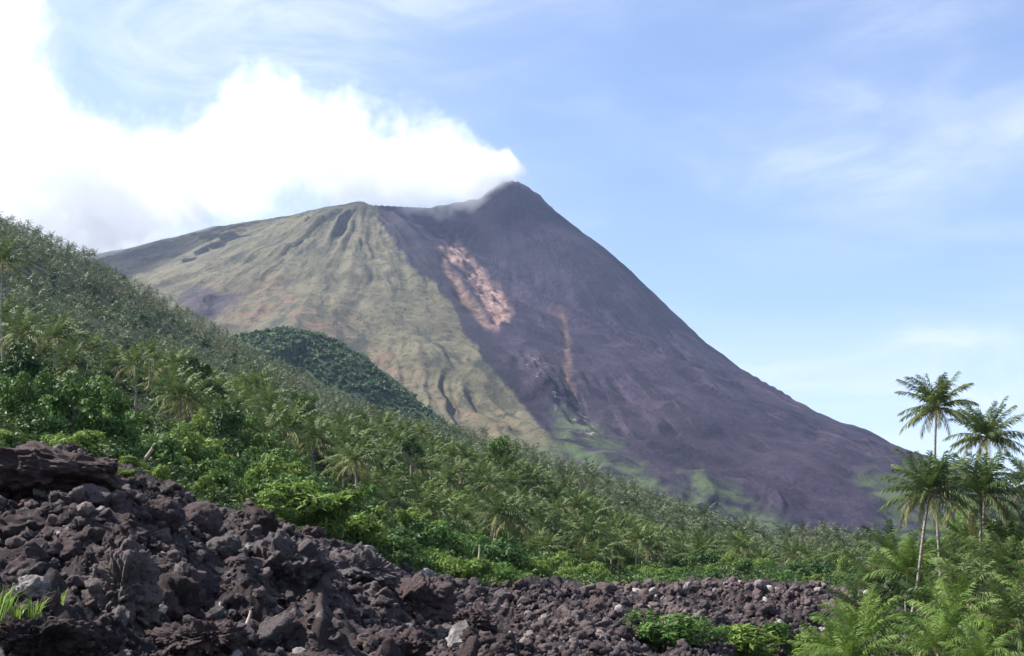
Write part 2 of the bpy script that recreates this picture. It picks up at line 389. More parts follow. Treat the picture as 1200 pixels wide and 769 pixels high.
rl2 = t.n('ShaderNodeVectorMath', operation='SUBTRACT'); t.l(g, rl2.inputs[0]); rl2.inputs[1].default_value = (float(SPUR[0][0]), float(SPUR[0][1]) + 120, float(SPUR[0][2]))
s2 = t.n('ShaderNodeSeparateXYZ'); t.l(rl2.outputs[0], s2.inputs[0])
an2 = t.math('ARCTAN2', s2.outputs[0], t.math('MULTIPLY', s2.outputs[1], -1))
c2 = t.n('ShaderNodeCombineXYZ'); t.put(c2.inputs[0], t.math('MULTIPLY', an2, 22)); t.put(c2.inputs[1], t.math('MULTIPLY', s2.outputs[2], .006))
gs = t.noise(c2.outputs[0], 1.3, 7, .68, .4)
grs = t.mix(t.ramp(gs, .52, .62, 0, .9), grs, (.030, .033, .021))                 # scrub along the gullies
grs = t.mix(t.ramp(gs, .44, .34, 0, .5), grs, (.125, .112, .072))                    # dry grass on the ribs
c3 = t.n('ShaderNodeCombineXYZ'); t.put(c3.inputs[0], t.math('MULTIPLY', ang, 46)); t.put(c3.inputs[1], t.math('MULTIPLY', sp.outputs[2], .0016))
pm = t.ramp(t.noise(g, .0035, 4, .6), .42, .6)
ch = t.noise(c3.outputs[0], 1.5, 6, .62, .3)
ash = t.mix(t.math('MULTIPLY', t.ramp(ch, .55, .66, 0, .85), pm), ash, (.060, .042, .055))                   # paler ash chutes
ash = t.mix(t.math('MULTIPLY', t.ramp(ch, .45, .34, 0, .85), pm), ash, (.016, .012, .018))                   # dark lava tongues
ash = t.mix(t.math('MULTIPLY', spur_shade, .85), ash, (.010, .008, .015))  # darker lava strip with the spur's shade put into the colour
grs = t.mix(t.ramp(t.noise(g, .045, 6, .75), .55, .60, 0, .85), grs, (.030, .036, .018))
ash = t.mix(t.ramp(t.noise(g, .10, 5, .75), .50, .62, 0, .55), ash, (.007, .006, .010))
ash = t.mix(t.ramp(t.noise(g, .075, 5, .8), .60, .68, 0, .6), ash, (.085, .066, .072))
c = t.mix(gr, ash, grs)
c = t.mix(t.math('MULTIPLY', te, t.ramp(t.noise(g, .02, 5, .6), .38, .58)), c, (.052, .072, .032))
c = t.mix(tn, c, t.mix(t.ramp(t.noise(g, .03, 6, .75), .4, .6), (.055, .042, .038), (.19, .115, .075)))
sc_n = t.noise(g, .045, 6, .7)
scol = t.mix(t.ramp(sc_n, .38, .62), (.085, .055, .052), (.24, .15, .125))
scol = t.mix(t.ramp(t.noise(g, .05, 7, .8), .57, .66), scol, (.55, .42, .37))
c = t.mix(scm, c, scol)
c = t.mix(t.math('MULTIPLY', ln, t.ramp(t.noise(g, .05, 6, .8), .56, .66)), c, (.36, .28, .26))
c = t.mix(t.math('MULTIPLY', br_, .8), c, (.05, .040, .045))
finish(t, c, .95, t.noise(g, .05, 8, .7), .9, 9)
VV[:, 2] += np.where(scar > 0, scar * (fbm(VV[:, 0] / 40, VV[:, 1] / 40, oct=4, seed=90, ridged=True) * 16 - 14), 0) - tan * 10 * (1 - scar)
VV[:, 2] += line * fbm(VV[:, 0] / 35, VV[:, 1] / 35, oct=3, seed=91) * 10
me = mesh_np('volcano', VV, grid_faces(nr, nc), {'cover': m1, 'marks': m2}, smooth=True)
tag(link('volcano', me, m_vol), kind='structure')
# the wooded hump in front of the old cone
dz, dn = np.meshgrid(np.linspace(R(-24), R(8), 300), 1150 * (2100 / 1150) ** np.linspace(0, 1, 110))
DX, DY = dn * np.sin(dz), dn * np.cos(dz)
DV = np.stack([DX, DY, np.maximum(dome_z(DX, DY), -40)], -1).reshape(-1, 3)
m_dome, t = new_mat('forested_hill'); g = t.n('ShaderNodeNewGeometry').outputs['Position']
c = t.mix(t.ramp(t.noise(g, .03, 5), .35, .65), (.025, .045, .022), (.05, .085, .03))
finish(t, c, .95, t.noise(g, .2, 8, .7), 1, 4)
tag(link('hill', mesh_np('hill', DV, grid_faces(110, 300), None, True), m_dome), kind='structure')
# ------------------------------------------------------------------ air: pale haze round everything, smoke from the crater
bm = bmesh.new(); bmesh.ops.create_cube(bm, size=1)
for v in bm.verts: v.co = Vector((v.co.x * 17000, v.co.y * 18000 + 3500, -15 if v.co.z < 0 else 2750))
me = bpy.data.meshes.new('haze'); bm.to_mesh(me); bm.free()
m_haze, t = new_mat('haze'); pv = t.n('ShaderNodeVolumePrincipled')
pv.inputs['Color'].default_value = (.50, .64, 1, 1); pv.inputs['Density'].default_value = HAZE
pv.inputs['Anisotropy'].default_value = .2
o_ = t.n('ShaderNodeOutputMaterial'); t.l(pv.outputs[0], o_.inputs['Volume'])
tag(link('haze', me, m_haze), kind='stuff')

VENT = at(592, 216, 4480)
PLUME = [(623, 223, 1), (616, 218, 5), (608, 214, 10), (597, 211, 18), (582, 214, 27), (558, 220, 42), (520, 222, 58), (480, 218, 64), (440, 210, 64), (400, 190, 66), (360, 174, 64), (320, 162, 74), (285, 168, 74), (250, 196, 62), (210, 212, 62),
         (160, 214, 66), (110, 216, 74), (60, 205, 92), (10, 180, 120), (-60, 160, 150), (-120, 150, 160)]
pl = np.array([np.append(at(x, y, 4480) - VENT, r * 3.25) for x, y, r in PLUME])
x0, x1 = pl[-1, 0], pl[0, 0]
gt = bpy.data.node_groups.new('smoke_density', 'GeometryNodeTree')
gt.interface.new_socket('Geometry', in_out='INPUT', socket_type='NodeSocketGeometry')
gt.interface.new_socket('Geometry', in_out='OUTPUT', socket_type='NodeSocketGeometry')
q = NT(gt); go = q.n('NodeGroupOutput')
pos = q.n('GeometryNodeInputPosition').outputs[0]
sx = q.n('ShaderNodeSeparateXYZ'); q.l(pos, sx.inputs[0])
tx = q.ramp(sx.outputs[0], x1, x0, 0, 1, smooth=False)
def fcurve(vals, lo, hi):
    f = q.n('ShaderNodeFloatCurve'); q.l(tx, f.inputs['Value'])
    cv = f.mapping.curves[0]
    xs = (x1 - pl[:, 0]) / (x1 - x0); ys = (vals - lo) / (hi - lo)
    cv.points[0].location = (xs[0], ys[0]); cv.points[1].location = (xs[-1], ys[-1])
    for a, b in zip(xs[1:-1], ys[1:-1]): cv.points.new(a, b)
    for p in cv.points: p.handle_type = 'VECTOR'
    f.mapping.update()
    return q.math('ADD', q.math('MULTIPLY', f.outputs[0], hi - lo), lo)
zc = fcurve(pl[:, 2], -400, 600); rad = fcurve(pl[:, 3], 0, 600)
dzz = q.math('SUBTRACT', sx.outputs[2], zc)
yy = q.math('MULTIPLY', q.math('ADD', sx.outputs[1], 130), .8)
dist = q.math('SQRT', q.math('ADD', q.math('MULTIPLY', dzz, dzz), q.math('MULTIPLY', yy, yy)))
s_ = q.math('SUBTRACT', 1.0, q.math('DIVIDE', dist, rad))
n1 = q.math('SUBTRACT', q.noise(pos, 1 / 125, 7, .60, .3), .5)
n2 = q.math('SUBTRACT', q.noise(pos, 1 / 55, 4, .6, .2), .5)
amp = q.ramp(rad, 20, 160, .55, 1.05)
s_ = q.math('ADD', s_, q.math('MULTIPLY', amp, q.math('ADD', q.math('MULTIPLY', n1, 2.3), q.math('MULTIPLY', n2, 1.3))))
thin = q.ramp(rad, 20, 215, 3.0, .65)
dens = q.math('MULTIPLY', q.math('MULTIPLY', q.ramp(s_, -.12, .55), thin), .0062)
vc = q.n('GeometryNodeVolumeCube'); q.l(dens, vc.inputs['Density'])
ylim = 420
vc.inputs['Min'].default_value = (x0, -ylim - 120, -300); vc.inputs['Max'].default_value = (x1, ylim - 40, 820)
for k, v in (('Resolution X', 270), ('Resolution Y', 70), ('Resolution Z', 124)): vc.inputs[k].default_value = v
m_smoke, t = new_mat('crater_smoke'); pv = t.n('ShaderNodeVolumePrincipled')
pv.inputs['Color'].default_value = (1, 1, 1, 1); pv.inputs['Density'].default_value = 1.0; pv.inputs['Anisotropy'].default_value = 0.0
o_ = t.n('ShaderNodeOutputMaterial'); t.l(pv.outputs[0], o_.inputs['Volume'])
sm = q.n('GeometryNodeSetMaterial'); q.l(vc.outputs[0], sm.inputs[0]); sm.inputs['Material'].default_value = m_smoke
q.l(sm.outputs[0], go.inputs[0])
vo = bpy.data.objects.new('volcanic_smoke', bpy.data.volumes.new('volcanic_smoke')); C.objects.link(vo); vo.location = VENT
vo.data.materials.append(m_smoke)
md = vo.modifiers.new('density', 'NODES'); md.node_group = gt
tag(vo, 'white smoke drifting left from the volcano crater', None, kind='stuff')
# ------------------------------------------------------------------ finding places on the ground
def hits(px, py, dmin=8.0, dmax=1100.0, n=260, full=True):
    """where the sight lines of photo pixels meet the ground (nan when they miss)"""
    px = np.atleast_1d(np.asarray(px, float)); py = np.atleast_1d(np.asarray(py, float))
    u = img_dir(px, py); h = np.hypot(u[:, 0], u[:, 1]); az = np.arctan2(u[:, 0], u[:, 1]); te = u[:, 2] / h
    d = dmin * (dmax / dmin) ** np.linspace(0, 1, n)
    out = np.full((len(px), 3), np.nan)
    for i in range(0, len(px), 2500):
        k = slice(i, i + 2500)
        A = np.broadcast_to(az[k][:, None], (len(az[k]), n)); D = np.broadcast_to(d[None], A.shape)
        X, Y = D * np.sin(A), D * np.cos(A)
        Z = ground(X, Y) if full else ground0(A, D)
        gap = Z - (EYE + D * te[k][:, None]); below = gap > 0
        j = below.argmax(1); ok = below.any(1) & (j > 0); jj = np.clip(j, 1, n - 1); r = np.arange(len(j))
        g0, g1 = gap[r, jj - 1], gap[r, jj]
        dd = d[jj - 1] + (d[jj] - d[jj - 1]) * (-g0 / np.where(g1 - g0 == 0, 1, g1 - g0))
        res = np.stack([dd * np.sin(az[k]), dd * np.cos(az[k]), EYE + dd * te[k]], -1)
        out[k] = np.where(ok[:, None], res, np.nan)
    return out
def zat(x, y): return float(ground(np.array([x]), np.array([y]))[0])

# ------------------------------------------------------------------ lava rocks
def rock_mesh(name, sub, seed, sq=(1, 1, 1), facets=7, rough=.22, knob=.10, fq=1.6, cut=(.62, .95)):
    bm = bmesh.new(); bmesh.ops.create_icosphere(bm, subdivisions=sub, radius=1)
    V = np.array([v.co[:] for v in bm.verts]); r_ = np.random.default_rng(seed)
    for k in range(facets):
        n = r_.normal(size=3); n /= np.linalg.norm(n); dd = r_.uniform(*cut)
        ex = np.maximum(V @ n - dd, 0); V = V - ex[:, None] * n * .97
    o = r_.uniform(0, 50, 3)
    nrm = V / np.linalg.norm(V, axis=1, keepdims=True)
    V = V * np.array(sq); g_ = float(np.mean(sq))
    Q, _ = np.linalg.qr(r_.normal(size=(3, 3))); P = (V / g_) @ Q + o
    wp_ = P + .35 * np.stack([fbm(P[:, k] * 1.3 + 9, P[:, (k + 1) % 3] * 1.3, P[:, (k + 2) % 3] * 1.3, 2, seed + 20 + k) for k in range(3)], -1)
    V = V + g_ * nrm * (fbm(wp_[:, 0] * fq, wp_[:, 1] * fq, wp_[:, 2] * fq, 3, seed) * rough
                   - fbm(wp_[:, 0] * fq * 2.3, wp_[:, 1] * fq * 2.3, wp_[:, 2] * fq * 2.3, 2, seed + 7, ridged=True) * knob * 1.25
                   - fbm(P[:, 0] * fq * 7, P[:, 1] * fq * 7, P[:, 2] * fq * 7, 3, seed + 9, ridged=True, gain=.6) * knob * .55)[:, None]
    F = np.array([[v.index for v in f.verts] for f in bm.faces]); bm.free()
    return V, F
m_rock, t = new_mat('lava_rock')
g = t.n('ShaderNodeTexCoord').outputs['Object']; wp = t.n('ShaderNodeNewGeometry').outputs['Position']
oi = t.n('ShaderNodeObjectInfo').outputs['Random']
base = t.mix(t.ramp(oi, .0, 1.0, 0, 1, False), (.026, .019, .021), (.118, .082, .082))
base = t.mix(t.math('GREATER_THAN', oi, .72), base, (.105, .096, .099)); base = t.mix(t.math('GREATER_THAN', oi, .92), base, (.17, .155, .15))
c = t.mix(t.ramp(t.noise(wp, 1.7, 6, .65), .35, .68), base, t.mix(.5, base, (.145, .098, .094)))
c = t.mix(t.ramp(t.noise(wp, 6.0, 6, .75), .58, .74, 0, .75), c, (.20, .185, .17))
c = t.mix(t.ramp(t.noise(wp, 2.6, 3, .6), .60, .75, 0, .35), c, (.085, .088, .045))
rb = t.math('ADD', t.noise(wp, 7, 8, .75), t.math('MULTIPLY', t.noise(wp, 28, 4, .7), .35))
c = t.mix(t.ramp(t.noise(wp, 13, 5, .7), .56, .64, 0, .8), c, (.014, .010, .012))
finish(t, c, .92, rb, 1, .14, spec=.25)
m_pale, t = new_mat('pale_rock'); wp = t.n('ShaderNodeNewGeometry').outputs['Position']
c = t.mix(t.ramp(t.noise(wp, 3, 6, .7), .4, .65), (.085, .078, .075), (.27, .25, .235))
finish(t, c, .9, t.noise(wp, 9, 6, .7), .8, .06)
m_rubble, t = new_mat('lava_rubble'); wp = t.n('ShaderNodeNewGeometry').outputs['Position']
rr, _, _, _ = attr(t, 'tint')
base = t.mix(t.ramp(rr, 0, .8), (.026, .019, .021), (.088, .064, .065)); base = t.mix(t.ramp(rr, .80, 1.0), base, (.30, .275, .26))
c = t.mix(t.ramp(t.noise(wp, 4, 6, .7), .45, .72), base, t.mix(.55, base, (.17, .145, .135)))
finish(t, c, .93, t.noise(wp, 11, 6, .75), 1, .1, spec=.25)

def rock_obj(name, V, F, mat): return mesh_np(name, V, F, None, smooth=True)
def fit_scale(V): return (V.max(0) - V.min(0)) / 2

def lava_limit(az): return stage_d(az, 4)
# individually placed, recognisable rocks: px, py (middle), width px, height px, depth factor, options, label
HERO = [
 ('lava_outcrop', 50, 558, 186, 70, .9, dict(sub=6, facets=9, rough=.30, knob=.10, fq=1.6, cut=(.5, .85)), 'dark', 'huge purplish brown lava slab capping the near heap below the palms'),
 ('lava_outcrop', 148, 700, 92, 136, .9, dict(sub=6, facets=5, rough=.42, knob=.16, fq=1.7), 'dark', 'knobbly dark lava pinnacle rising beside the grass tufts'),
 ('boulder', 234, 610, 50, 44, 1, dict(sub=5, facets=6, rough=.13, knob=.045, cut=(.7, .98)), 'dark', 'rounded grey brown boulder perched on the skyline of the near heap'),
 ('boulder', 190, 606, 50, 46, 1, dict(sub=5, facets=5, rough=.2, knob=.06), 'dark', 'leaning brown boulder just left of the rounded perched boulder'),
 ('boulder', 262, 644, 42, 34, 1, dict(sub=5, facets=6, rough=.2, knob=.07), 'dark', 'smooth tilted lava block below the rounded perched boulder'),
 ('lava_outcrop', 328, 668, 130, 92, .9, dict(sub=6, facets=5, rough=.40, knob=.17, fq=1.8), 'dark', 'broad knobbly lava mass with a deep black hollow at its right'),
 ('lava_outcrop', 422, 668, 100, 66, .8, dict(sub=6, facets=5, rough=.36, knob=.15, fq=1.9), 'dark', 'reddish brown lava crag overlooking the black hollow'),
 ('lava_outcrop', 492, 706, 88, 72, .9, dict(sub=6, facets=7, rough=.30, knob=.14, fq=1.6), 'dark', 'steep ribbed lava crag standing in the middle of the flow'),
 ('lava_outcrop', 465, 757, 110, 44, .9, dict(sub=6, facets=6, rough=.28, knob=.13, fq=1.7), 'dark', 'low reddish lava hump beside the pale split slab'),
 ('lava_outcrop', 556, 728, 56, 44, .9, dict(sub=6, facets=6, rough=.34, knob=.15), 'dark', 'dark lava knob directly above the pale split slab'),
 ('lava_outcrop', 40, 752, 120, 60, .9, dict(sub=6, facets=6, rough=.25, knob=.12), 'dark', 'low brown lava hump below the bright grass tufts'),
 ('lava_outcrop', 235, 752, 110, 50, .9, dict(sub=6, facets=4, rough=.36, knob=.18, fq=2), 'dark', 'low rough lava mound between the pinnacle and the upright stick'),
 ('lava_outcrop', 372, 776, 130, 26, .7, dict(sub=6, facets=6, rough=.2, knob=.10), 'dark', 'flat reddish lava shelf in front of the black hollow'),
 ('boulder', 36, 690, 44, 30, 1, dict(sub=5, facets=6, rough=.2, knob=.08), 'pale', 'pale lichen grey rock behind the grass tufts'),
 ('boulder', 184, 718, 24, 18, .6, dict(sub=4, facets=9, rough=.08, knob=.02, cut=(.45, .8)), 'pale', 'small white angular stone tucked against the knobbly pinnacle'),
 ('boulder', 208, 658, 22, 12, .6, dict(sub=4, facets=9, rough=.08, knob=.02, cut=(.45, .8)), 'pale', 'thin white shard lying above the knobbly pinnacle'),
 ('boulder', 325, 734, 26, 26, .9, dict(sub=4, facets=9, rough=.1, knob=.03, cut=(.5, .85)), 'grey', 'blue grey angular block at the lip of the black hollow'),
 ('boulder', 541, 750, 34, 44, .6, dict(sub=5, facets=9, rough=.1, knob=.03, cut=(.45, .8)), 'pale', 'pale grey split slab leaning in the middle of the lava'),
 ('boulder', 498, 674, 24, 16, .8, dict(sub=4, facets=8, rough=.1, knob=.03, cut=(.5, .85)), 'pale', 'pale flat rock on the crest under the bright bushes'),
 ('boulder', 808, 688, 15, 12, 1, dict(sub=4, facets=8, rough=.1, knob=.03), 'pale', 'lone whitish rock at the far forest edge of the lava'),
 ('boulder', 430, 646, 22, 14, .9, dict(sub=4, facets=8, rough=.1, knob=.03, cut=(.5, .85)), 'pale', 'pale grey rock on the crest beside the reddish crag'),
 ('boulder', 30, 574, 12, 12, 1, dict(sub=4, facets=5, rough=.15, knob=.05), 'pale', 'whitish left rock of the pair under the huge slab'),
 ('boulder', 47, 576, 15, 12, 1, dict(sub=4, facets=5, rough=.15, knob=.05), 'pale', 'whitish right rock of the pair under the huge slab'),
 ('boulder', 98, 597, 24, 18, 1, dict(sub=4, facets=6, rough=.15, knob=.05), 'rust', 'rusty orange stained rock on the near heap'),
 ('boulder', 24, 520, 7, 6, 1, dict(sub=4, facets=6, rough=.12, knob=.04), 'pale', 'tiny pale stone on top of the huge slab'),
 ('boulder', 36, 655, 36, 36, .7, dict(sub=5, facets=9, rough=.1, knob=.05, cut=(.4, .8)), 'dark', 'upright flat faced lava block leaning above the pale lichen rock'),
 ('boulder', 590, 700, 22, 16, 1, dict(sub=4, facets=7, rough=.2, knob=.08), 'dark', 'squat dark rock on the far crest under the light green shrub'),
 ('boulder', 707, 690, 24, 16, 1, dict(sub=4, facets=7, rough=.25, knob=.08), 'dark', 'black hunched rock on the far crest right of the bright bushes'),
]
m_rust, t = new_mat('rust_stained_rock'); wp = t.n('ShaderNodeNewGeometry').outputs['Position']
c = t.mix(t.ramp(t.noise(wp, 2.5, 5, .7), .42, .58), (.13, .11, .10), (.19, .075, .038))
finish(t, c, .92, t.noise(wp, 9, 6, .7), .8, .06)
m_grey, t = new_mat('blue_grey_rock'); wp = t.n('ShaderNodeNewGeometry').outputs['Position']
c = t.mix(t.ramp(t.noise(wp, 3, 5, .7), .4, .62), (.075, .08, .085), (.19, .195, .20))
finish(t, c, .85, t.noise(wp, 9, 6, .7), .7, .05)
MATS = dict(dark=m_rock, pale=m_pale, rust=m_rust, grey=m_grey)
taken = []
for i, (nm, px, py, wpx, hpx, dep, opt, mk, lab) in enumerate(HERO):
    p = hits([px], [min(py + hpx * .32, 800)])[0]
    if np.isnan(p[0]):
        az = math.atan2(*img_dir(px, py)[:2]); p = at(px, py, float(lava_limit(az)) - 2)
    d = math.hypot(p[0], p[1]); mpp = d / FPX * 1.0
    V, F = rock_mesh(nm, seed=100 + i, sq=(wpx, wpx * dep, hpx), **opt)
    sx_, sy_, sz_ = fit_scale(V); mid = (V.max(0) + V.min(0)) / 2
    k = np.array([wpx * mpp / 2 / sx_, wpx * mpp / 2 / sy_ * dep, hpx * mpp / 2 / sz_])
    V = (V - mid) * k
    pc = at(px, py, d + wpx * mpp * .2 * dep)
    o = link(nm, mesh_np(nm, V, F, None, True), MATS[mk], loc=tuple(pc))
    tag(o, lab, 'rock' if nm == 'boulder' else 'rock outcrop')
    taken.append((px, py, wpx, hpx))

rock_lib = []
for i in range(16):
    r_ = np.random.default_rng(i)
    sq = (1, r_.uniform(.7, 1), r_.uniform(.55, .95))
    if i % 2:
        rock_lib.append(rock_mesh('boulder', 4, 300 + i, sq, facets=18, rough=r_.uniform(.10, .2), knob=r_.uniform(.02, .06), fq=1.5, cut=(.34, .8))); continue
    rock_lib.append(rock_mesh('boulder', 4, 300 + i, sq, facets=int(r_.integers(7, 16)), rough=r_.uniform(.20, .50), knob=r_.uniform(.05, .18), cut=(.42, .9), fq=r_.uniform(1.3, 2.2)))
rock_me = []
for V, F in rock_lib:
    me = mesh_np('boulder', V, F, None, True); me.materials.append(m_rock); rock_me.append(me)
def crest_py(px): return np.interp(px, [-50, 0, 130, 140, 180, 290, 300, 400, 470, 500, 560, 700, 800, 990, 1050], [515, 518, 520, 565, 570, 590, 600, 640, 668, 680, 690, 688, 686, 690, 695])
ZONES = [  # name -> label, group
 (lambda x, y: x < 150 and y < 640, 'rough dark lava block on the near heap beneath the huge slab'),
 (lambda x, y: x < 150, 'rough dark lava block around the grass tufts and pinnacle'),
 (lambda x, y: x < 300 and y < 612, 'grey brown lava rock in the rubble by the leaning dead trunk'),
 (lambda x, y: x < 300 and y < 700, 'dark lava boulder on the slope below the rounded perched boulder'),
 (lambda x, y: x < 300, 'dark lava boulder low in the heap right of the pinnacle'),
 (lambda x, y: x < 450, 'dark lava boulder around the black hollow and reddish crag'),
 (lambda x, y: x < 620, 'purplish lava boulder around the ribbed crag and pale slab'),
 (lambda x, y: x < 810 and y < 715, 'grey lava boulder along the far crest under the shrubs'),
 (lambda x, y: x < 810, 'dark lava boulder in the flow behind the round green bush'),
 (lambda x, y: y < 715, 'dark lava boulder along the distant flow edge below the coconut grove'),
 (lambda x, y: True, 'purplish lava boulder in the flow beside the bright palm clump'),
]
def zone_label(x, y):
    for f, l in ZONES:
        if f(x, y): return l
r2 = np.random.default_rng(77)
n_b, tries = 0, 0
cx = r2.uniform(-25, 1010, 4000); cy = crest_py(cx) + (785 - crest_py(cx)) * r2.uniform(0, 1, 4000) ** 1.1
CH = hits(cx, cy, 8, 230)
placed = []
for x, y, p in zip(cx, cy, CH):
    if n_b >= 272: break
    if np.isnan(p[0]) or in_hollow(x, y): continue
    d = math.hypot(p[0], p[1])
    if d > float(lava_limit(math.atan2(p[0], p[1]))) + 1: continue
    near = np.clip((y - crest_py(x)) / 90, .15, 1)
    far = np.interp(x, [0, 450, 700, 1000], [1, .9, .62, .5])
    w_ = (19 + (72 if x < 500 else 46) * r2.random() ** 2.2) * (.6 + .45 * near) * far
    if any(abs(x - a) < (w_ + b) * .37 and abs(y - c_) < (w_ + b) * .29 for a, c_, b in placed): continue
    if any(abs(x - a) < W_ * .36 and abs(y - b) < H_ * .36 for a, b, W_, H_ in taken): continue
    placed.append((x, y, w_))
    s = w_ * d / FPX / 2
    k = int(r2.integers(16))
    o = link('boulder', rock_me[k]); e = r2.uniform(-.35, .35, 2)
    o.rotation_euler = (e[0], e[1], r2.uniform(0, 6.28)); o.scale = (s * 1.1, s, s * r2.uniform(.8, 1.15))
    o.location = (p[0], p[1] + s * .3, p[2] + s * .18)
    tag(o, zone_label(x, y), 'rock', 'loose lava boulders ' + ' '.join(zone_label(x, y).split()[3:]))
    n_b += 1
# everything smaller: loose rubble nobody could count
small = []
for i in range(10):
    r_ = np.random.default_rng(900 + i)
    small.append(rock_mesh('r', 2, 500 + i, (1, r_.uniform(.65, 1), r_.uniform(.5, .9)), facets=9, rough=.34, knob=.08, fq=1.5, cut=(.36, .8)))
med = [rock_mesh('r', 3, 600 + i, (1, .8, .75), facets=6, rough=.4, knob=.16, fq=1.7, cut=(.5, .9)) for i in range(8)]
def scatter(lib, n, wmin, wmax, seed):
    r_ = np.random.default_rng(seed)
    x = r_.uniform(-30, 1060, n); c0 = crest_py(x); y = c0 - 3 + (790 - c0) * r_.uniform(0, 1, n)
    H = hits(x, y, 8, 240); ok = ~np.isnan(H[:, 0]) & ~(in_hollow(x, y) & (r_.random(n) < .8))
    az = np.arctan2(H[:, 0], H[:, 1]); d = np.hypot(H[:, 0], H[:, 1]); ok &= d < lava_limit(az) + 2.5
    H, d, x, y = H[ok], d[ok], x[ok], y[ok]; n = len(H)
    far = np.interp(x, [0, 450, 700, 1000], [1, .85, .7, .62])
    s = (wmin + (wmax - wmin) * r_.random(n) ** 2.2) * far * d / FPX / 2
    Vs, Fs, Ts, off = [], [], [], 0
    pick = r_.integers(len(lib), size=n)
    grey = fbm(x / 60, y / 25, oct=3, seed=seed)
    for k, (V, F) in enumerate(lib):
        j = np.where(pick == k)[0]
        if not len(j): continue
        m = len(j); a = r_.uniform(0, 6.28, m); b = r_.uniform(-.6, .6, m)
        X = V[None, :, 0] * np.cos(b)[:, None] + V[None, :, 2] * np.sin(b)[:, None]
        Zr = -V[None, :, 0] * np.sin(b)[:, None] + V[None, :, 2] * np.cos(b)[:, None]
        Yr = np.broadcast_to(V[None, :, 1], X.shape)
        X2 = X * np.cos(a)[:, None] - Yr * np.sin(a)[:, None]; Y2 = X * np.sin(a)[:, None] + Yr * np.cos(a)[:, None]
        P = np.stack([X2, Y2, Zr], -1) * s[j][:, None, None] + H[j][:, None, :] + np.array([0, 0, 1]) * (s[j] * .25)[:, None, None]
        Vs.append(P.reshape(-1, 3)); nv = len(V)
        Fs.append((F[None] + (np.arange(m) * nv)[:, None, None] + off).reshape(-1, 3)); off += m * nv
        tt = np.clip(r_.random(m) * .72 + np.maximum(grey[j], 0) * .55 + (r_.random(m) > .975) * .35, 0, 1)
        Ts.append(np.repeat(np.stack([tt, tt, tt, np.ones(m)], -1), nv, 0))
    return np.concatenate(Vs), np.concatenate(Fs), np.concatenate(Ts), off
va, fa, ta, oa = scatter(med, 3000, 9, 28, 31)
vb, fb, tb, ob = scatter(small, 6500, 2.6, 10, 32)
me = mesh_np('lava_rubble', np.concatenate([va, vb]), np.concatenate([fa, fb + oa]), {'tint': np.concatenate([ta, tb])}, False)
tag(link('lava_rubble', me, m_rubble), 'loose dark lava rubble filling the gaps between the boulders', None, kind='stuff')
# ------------------------------------------------------------------ plants: shapes
def leaf_mat(name, a, b, old, trans=.28, rough=.58, spec=.22, vary=.5):
    m, t = new_mat(name)
    r_, g_, _, _ = attr(t, 'tint'); oi = t.n('ShaderNodeObjectInfo').outputs['Random']
    f = t.math('ADD', t.math('MULTIPLY', oi, vary), t.math('MULTIPLY', g_, 1 - vary), clamp=True)
    c = t.mix(r_, t.mix(f, a, b), old)
    finish(t, c, rough, trans=trans, spec=spec)
    return m
m_palm = leaf_mat('palm_fronds', (.026, .066, .018), (.105, .155, .042), (.30, .25, .10))
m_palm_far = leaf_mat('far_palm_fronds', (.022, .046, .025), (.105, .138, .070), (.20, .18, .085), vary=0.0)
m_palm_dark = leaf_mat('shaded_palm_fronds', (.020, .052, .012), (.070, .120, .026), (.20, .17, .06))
m_palm_young = leaf_mat('young_palm_fronds', (.055, .120, .016), (.125, .205, .036), (.28, .26, .08))
m_dead = leaf_mat('dead_fronds', (.16, .10, .05), (.22, .14, .07), (.26, .18, .10), trans=.1)
m_dark_leaf = leaf_mat('dark_leaves', (.020, .055, .012), (.040, .090, .018), (.06, .10, .03), trans=.15)
m_mid_leaf = leaf_mat('green_leaves', (.034, .085, .016), (.078, .150, .028), (.12, .15, .045))
m_light_leaf = leaf_mat('light_leaves', (.085, .155, .024), (.165, .245, .048), (.18, .19, .07), trans=.33)
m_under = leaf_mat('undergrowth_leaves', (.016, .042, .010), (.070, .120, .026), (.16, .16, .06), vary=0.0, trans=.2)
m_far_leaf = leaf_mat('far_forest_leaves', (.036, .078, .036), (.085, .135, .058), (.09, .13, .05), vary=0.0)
m_grass = leaf_mat('grass_blades', (.12, .20, .035), (.19, .27, .055), (.30, .28, .11), trans=.35)
m_trunk, t = new_mat('palm_trunk'); wp = t.n('ShaderNodeTexCoord').outputs['Object']
mpn = t.n('ShaderNodeMapping'); t.l(wp, mpn.inputs[0]); mpn.inputs['Scale'].default_value = (1, 1, 6)
nn = t.noise(mpn.outputs[0], 1.6, 5, .7)
finish(t, t.mix(t.ramp(nn, .35, .7), (.12, .10, .085), (.30, .265, .22)), .9, nn, .6, .05)
m_bark, t = new_mat('bark'); wp = t.n('ShaderNodeTexCoord').outputs['Object']
finish(t, t.mix(t.noise(wp, 4, 5), (.10, .08, .06), (.24, .20, .16)), .9, t.noise(wp, 9, 5), .6, .05)
m_deadwood, t = new_mat('bleached_wood'); wp = t.n('ShaderNodeTexCoord').outputs['Object']
finish(t, t.mix(t.noise(wp, 5, 5), (.20, .165, .12), (.42, .36, .28)), .85, t.noise(wp, 12, 5), .5, .03)

